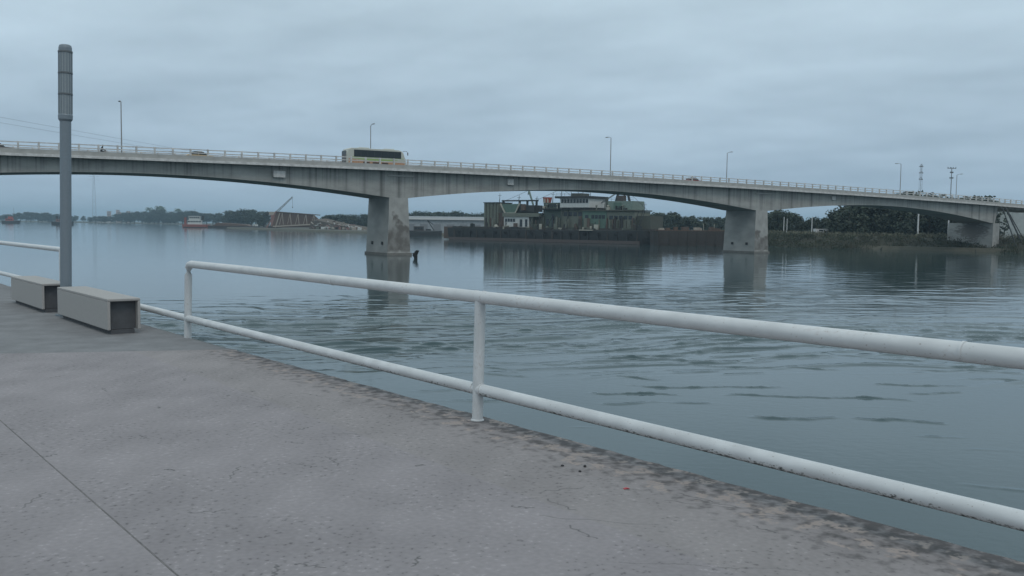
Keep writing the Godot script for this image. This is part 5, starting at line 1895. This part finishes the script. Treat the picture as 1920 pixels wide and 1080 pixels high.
	sn.position = Vector3(-15.6, WATER, -150.5)
	tag(sn, "dark wooden snag sticking out of the river right of the first pier", "snag")

# ---------------------------------------------------------------- assembly
func make_materials() -> void:
	T.soft = mottle(0.02, 0.30, 0.12, 1)
	T.rough = mottle(0.03, 0.5, 0.3, 2)
	T.ripple = bump_tex(0.03, 71, 3.0)
	T.fine = mottle(0.06, 0.12, 0.16, 3)
	M.wall_concrete = mat(0.16, 0.155, 0.145, 0.95, T.rough, 3.0)
	M.slab = slab_texture()
	M.slab_far = mat(0.185, 0.183, 0.188, 0.9, T.soft, 2.6)
	M.joint = mat(0.17, 0.16, 0.155, 0.95, T.rough, 0.8)
	M.bench = mat(0.36, 0.34, 0.325, 0.75, T.fine, 0.9)
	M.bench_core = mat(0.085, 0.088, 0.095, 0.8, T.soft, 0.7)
	M.lamp_metal = mat(0.20, 0.235, 0.265, 0.45, T.fine, 0.6, 0.15)
	M.lamp_cover = mat(0.27, 0.305, 0.325, 0.4, T.fine, 0.5)
	M.lamp_dark = mat(0.12, 0.135, 0.145, 0.5)
	M.lamp_diffuser = mat(0.45, 0.47, 0.47, 0.35)
	M.dark_stone = mat(0.03, 0.03, 0.032, 0.8)
	M.red_plastic = mat(0.42, 0.03, 0.04, 0.4)
	M.bridge_concrete = mat(0.40, 0.39, 0.37, 0.9, T.soft, 7.0)
	M.bridge_pale = mat(0.60, 0.58, 0.56, 0.85, T.rough, 9.0)
	M.asphalt = mat(0.06, 0.06, 0.062, 0.95, T.soft, 5.0)
	M.girder = girder_texture()
	M.pier_a = pier_texture(0)
	M.pier_b = pier_texture(1)
	M.pier_c = pier_texture(2)
	M.pier_foot = mat(0.19, 0.18, 0.165, 0.9, T.rough, 4.0)
	M.lamp_grey = mat(0.30, 0.30, 0.30, 0.6)
	M.rubber = mat(0.02, 0.02, 0.022, 0.8)
	M.steel = mat(0.3, 0.3, 0.3, 0.4, null, 1.0, 0.6)
	M.bus_cream = mat(0.52, 0.52, 0.46, 0.4, T.fine, 3.0)
	M.bus_trim = mat(0.03, 0.035, 0.035, 0.35)
	M.bus_glass = mat(0.018, 0.024, 0.026, 0.12)
	M.bus_green = mat(0.33, 0.46, 0.16, 0.45)
	M.bus_orange = mat(0.55, 0.31, 0.19, 0.5, T.rough, 2.0)
	M.bus_dark = mat(0.09, 0.06, 0.05, 0.5)
	M.bus_rear = mat(0.16, 0.14, 0.13, 0.5)
	M.paint_cream = mat(0.55, 0.42, 0.26, 0.35)
	M.paint_grey = mat(0.22, 0.2, 0.2, 0.35)
	M.paint_red = mat(0.30, 0.06, 0.05, 0.35)
	M.paint_white = mat(0.6, 0.6, 0.58, 0.35)
	M.dark_metal = mat(0.040, 0.043, 0.045, 0.7, T.rough, 2.0)
	M.dark_red = mat(0.12, 0.02, 0.02, 0.4)
	M.dark_cloth = mat(0.03, 0.033, 0.04, 0.9)
	M.dark_wood = mat(0.02, 0.02, 0.02, 0.9)
	M.bark = mat(0.06, 0.05, 0.04, 0.95)
	M.leaf = StandardMaterial3D.new()
	M.leaf.vertex_color_use_as_albedo = true
	M.leaf.roughness = 0.8
	M.leaf.cull_mode = BaseMaterial3D.CULL_DISABLED
	M.leaf.backlight_enabled = true
	M.leaf.backlight = Color(0.08, 0.12, 0.05)
	M.earth = mat(0.085, 0.08, 0.06, 0.95, T.rough, 14.0)
	M.bank_earth = mat(0.045, 0.045, 0.033, 0.95, T.rough, 3.0)
	M.shed_wall = mat(0.30, 0.32, 0.34, 0.8, T.soft, 12.0)
	M.shed_white = mat(0.62, 0.62, 0.62, 0.7)
	M.shed_roof = mat(0.24, 0.25, 0.26, 0.8, T.soft, 9.0)
	M.shed_door = mat(0.20, 0.21, 0.22, 0.7)
	M.hall = mat(0.42, 0.45, 0.44, 0.8, T.soft, 16.0)
	M.pink_wall = mat(0.45, 0.33, 0.30, 0.85)
	M.dark_glass = mat(0.03, 0.035, 0.04, 0.2)
	M.pylon = mat(0.22, 0.23, 0.24, 0.6)
	M.hull_dark = mat(0.038, 0.040, 0.042, 0.75, T.rough, 6.0)
	M.hull_red = mat(0.105, 0.085, 0.08, 0.8, T.rough, 3.0)
	M.rust = mat(0.12, 0.085, 0.07, 0.9, T.rough, 3.0)
	M.rust_dark = mat(0.06, 0.053, 0.05, 0.9, T.rough, 4.0)
	M.rust_pink = mat(0.28, 0.15, 0.13, 0.9, T.rough, 3.0)
	M.rust_brown = mat(0.13, 0.085, 0.065, 0.9, T.rough, 5.0)
	M.scrap_earth = mat(0.11, 0.085, 0.065, 0.95, T.rough, 4.0)
	M.olive = mat(0.16, 0.17, 0.14, 0.8, T.rough, 4.0)
	M.olive_dark = mat(0.085, 0.09, 0.075, 0.8, T.rough, 3.0)
	M.green_paint = mat(0.10, 0.16, 0.13, 0.7, T.soft, 5.0)
	M.green_pale = mat(0.19, 0.24, 0.21, 0.7, T.rough, 5.0)
	M.green_dark = mat(0.08, 0.105, 0.09, 0.75, T.rough, 4.0)
	M.cream = mat(0.42, 0.40, 0.34, 0.7, T.soft, 2.0)
	M.cream_dull = mat(0.38, 0.33, 0.28, 0.8, T.rough, 3.0)
	M.ship_white = mat(0.55, 0.55, 0.53, 0.6, T.soft, 3.0)
	M.ship_red = mat(0.40, 0.09, 0.06, 0.6, T.soft, 3.0)
	M.boat_red = mat(0.27, 0.085, 0.07, 0.7, T.rough, 3.0)
	M.crane_grey = mat(0.25, 0.27, 0.28, 0.6)

func _ready() -> void:
	setup()
	make_materials()
	build_water()
	build_land()
	build_quay()
	build_bridge()
	build_warehouses()
	build_trees()
	build_river_bank()
	build_bank_plants()
	build_railings()
	bench(Vector3(-6.0, -0.006, -13.42), -51.4, 2.72, "block bench nearest the viewer, its dark end facing the railing")
	bench(Vector3(-8.18, -0.006, -16.1), -51.4, 2.45, "farther block bench at the left edge, behind the first bench")
	build_lamp()
	build_dredger()
	build_rusty_barge()
	build_red_ship()
	build_scrap_yard()
	build_masts()
	street_lamp(-45.8, false, "leftmost street lamp on the bridge, seen end on")
	street_lamp(46.4, false, "street lamp on the bridge between the two middle piers, arm to the left")
	street_lamp(137.5, false, "street lamp on the bridge above the right span, arm to the left")
	street_lamp(-1.35, true, "street lamp on the bridge rising behind the coach")
	street_lamp(87.8, true, "street lamp on the bridge above the second pier, arm to the right")
	street_lamp(175.6, true, "street lamp at the right end of the bridge beside the utility pole")
	build_bus()
	car("sedan_car", "cream and orange car on the bridge left of the coach", -33.6, -2.4, M.paint_cream, 0.0, 0)
	car("sedan_car", "dark roofed grey car on the bridge at the left picture edge", -62.2, -2.4, M.paint_grey, 0.0, 0)
	car("sedan_car", "dark red car on the bridge left of the second pier", 71.0, -2.4, M.paint_red, 0.0, 0)
	build_motorcycle()
	build_litter()
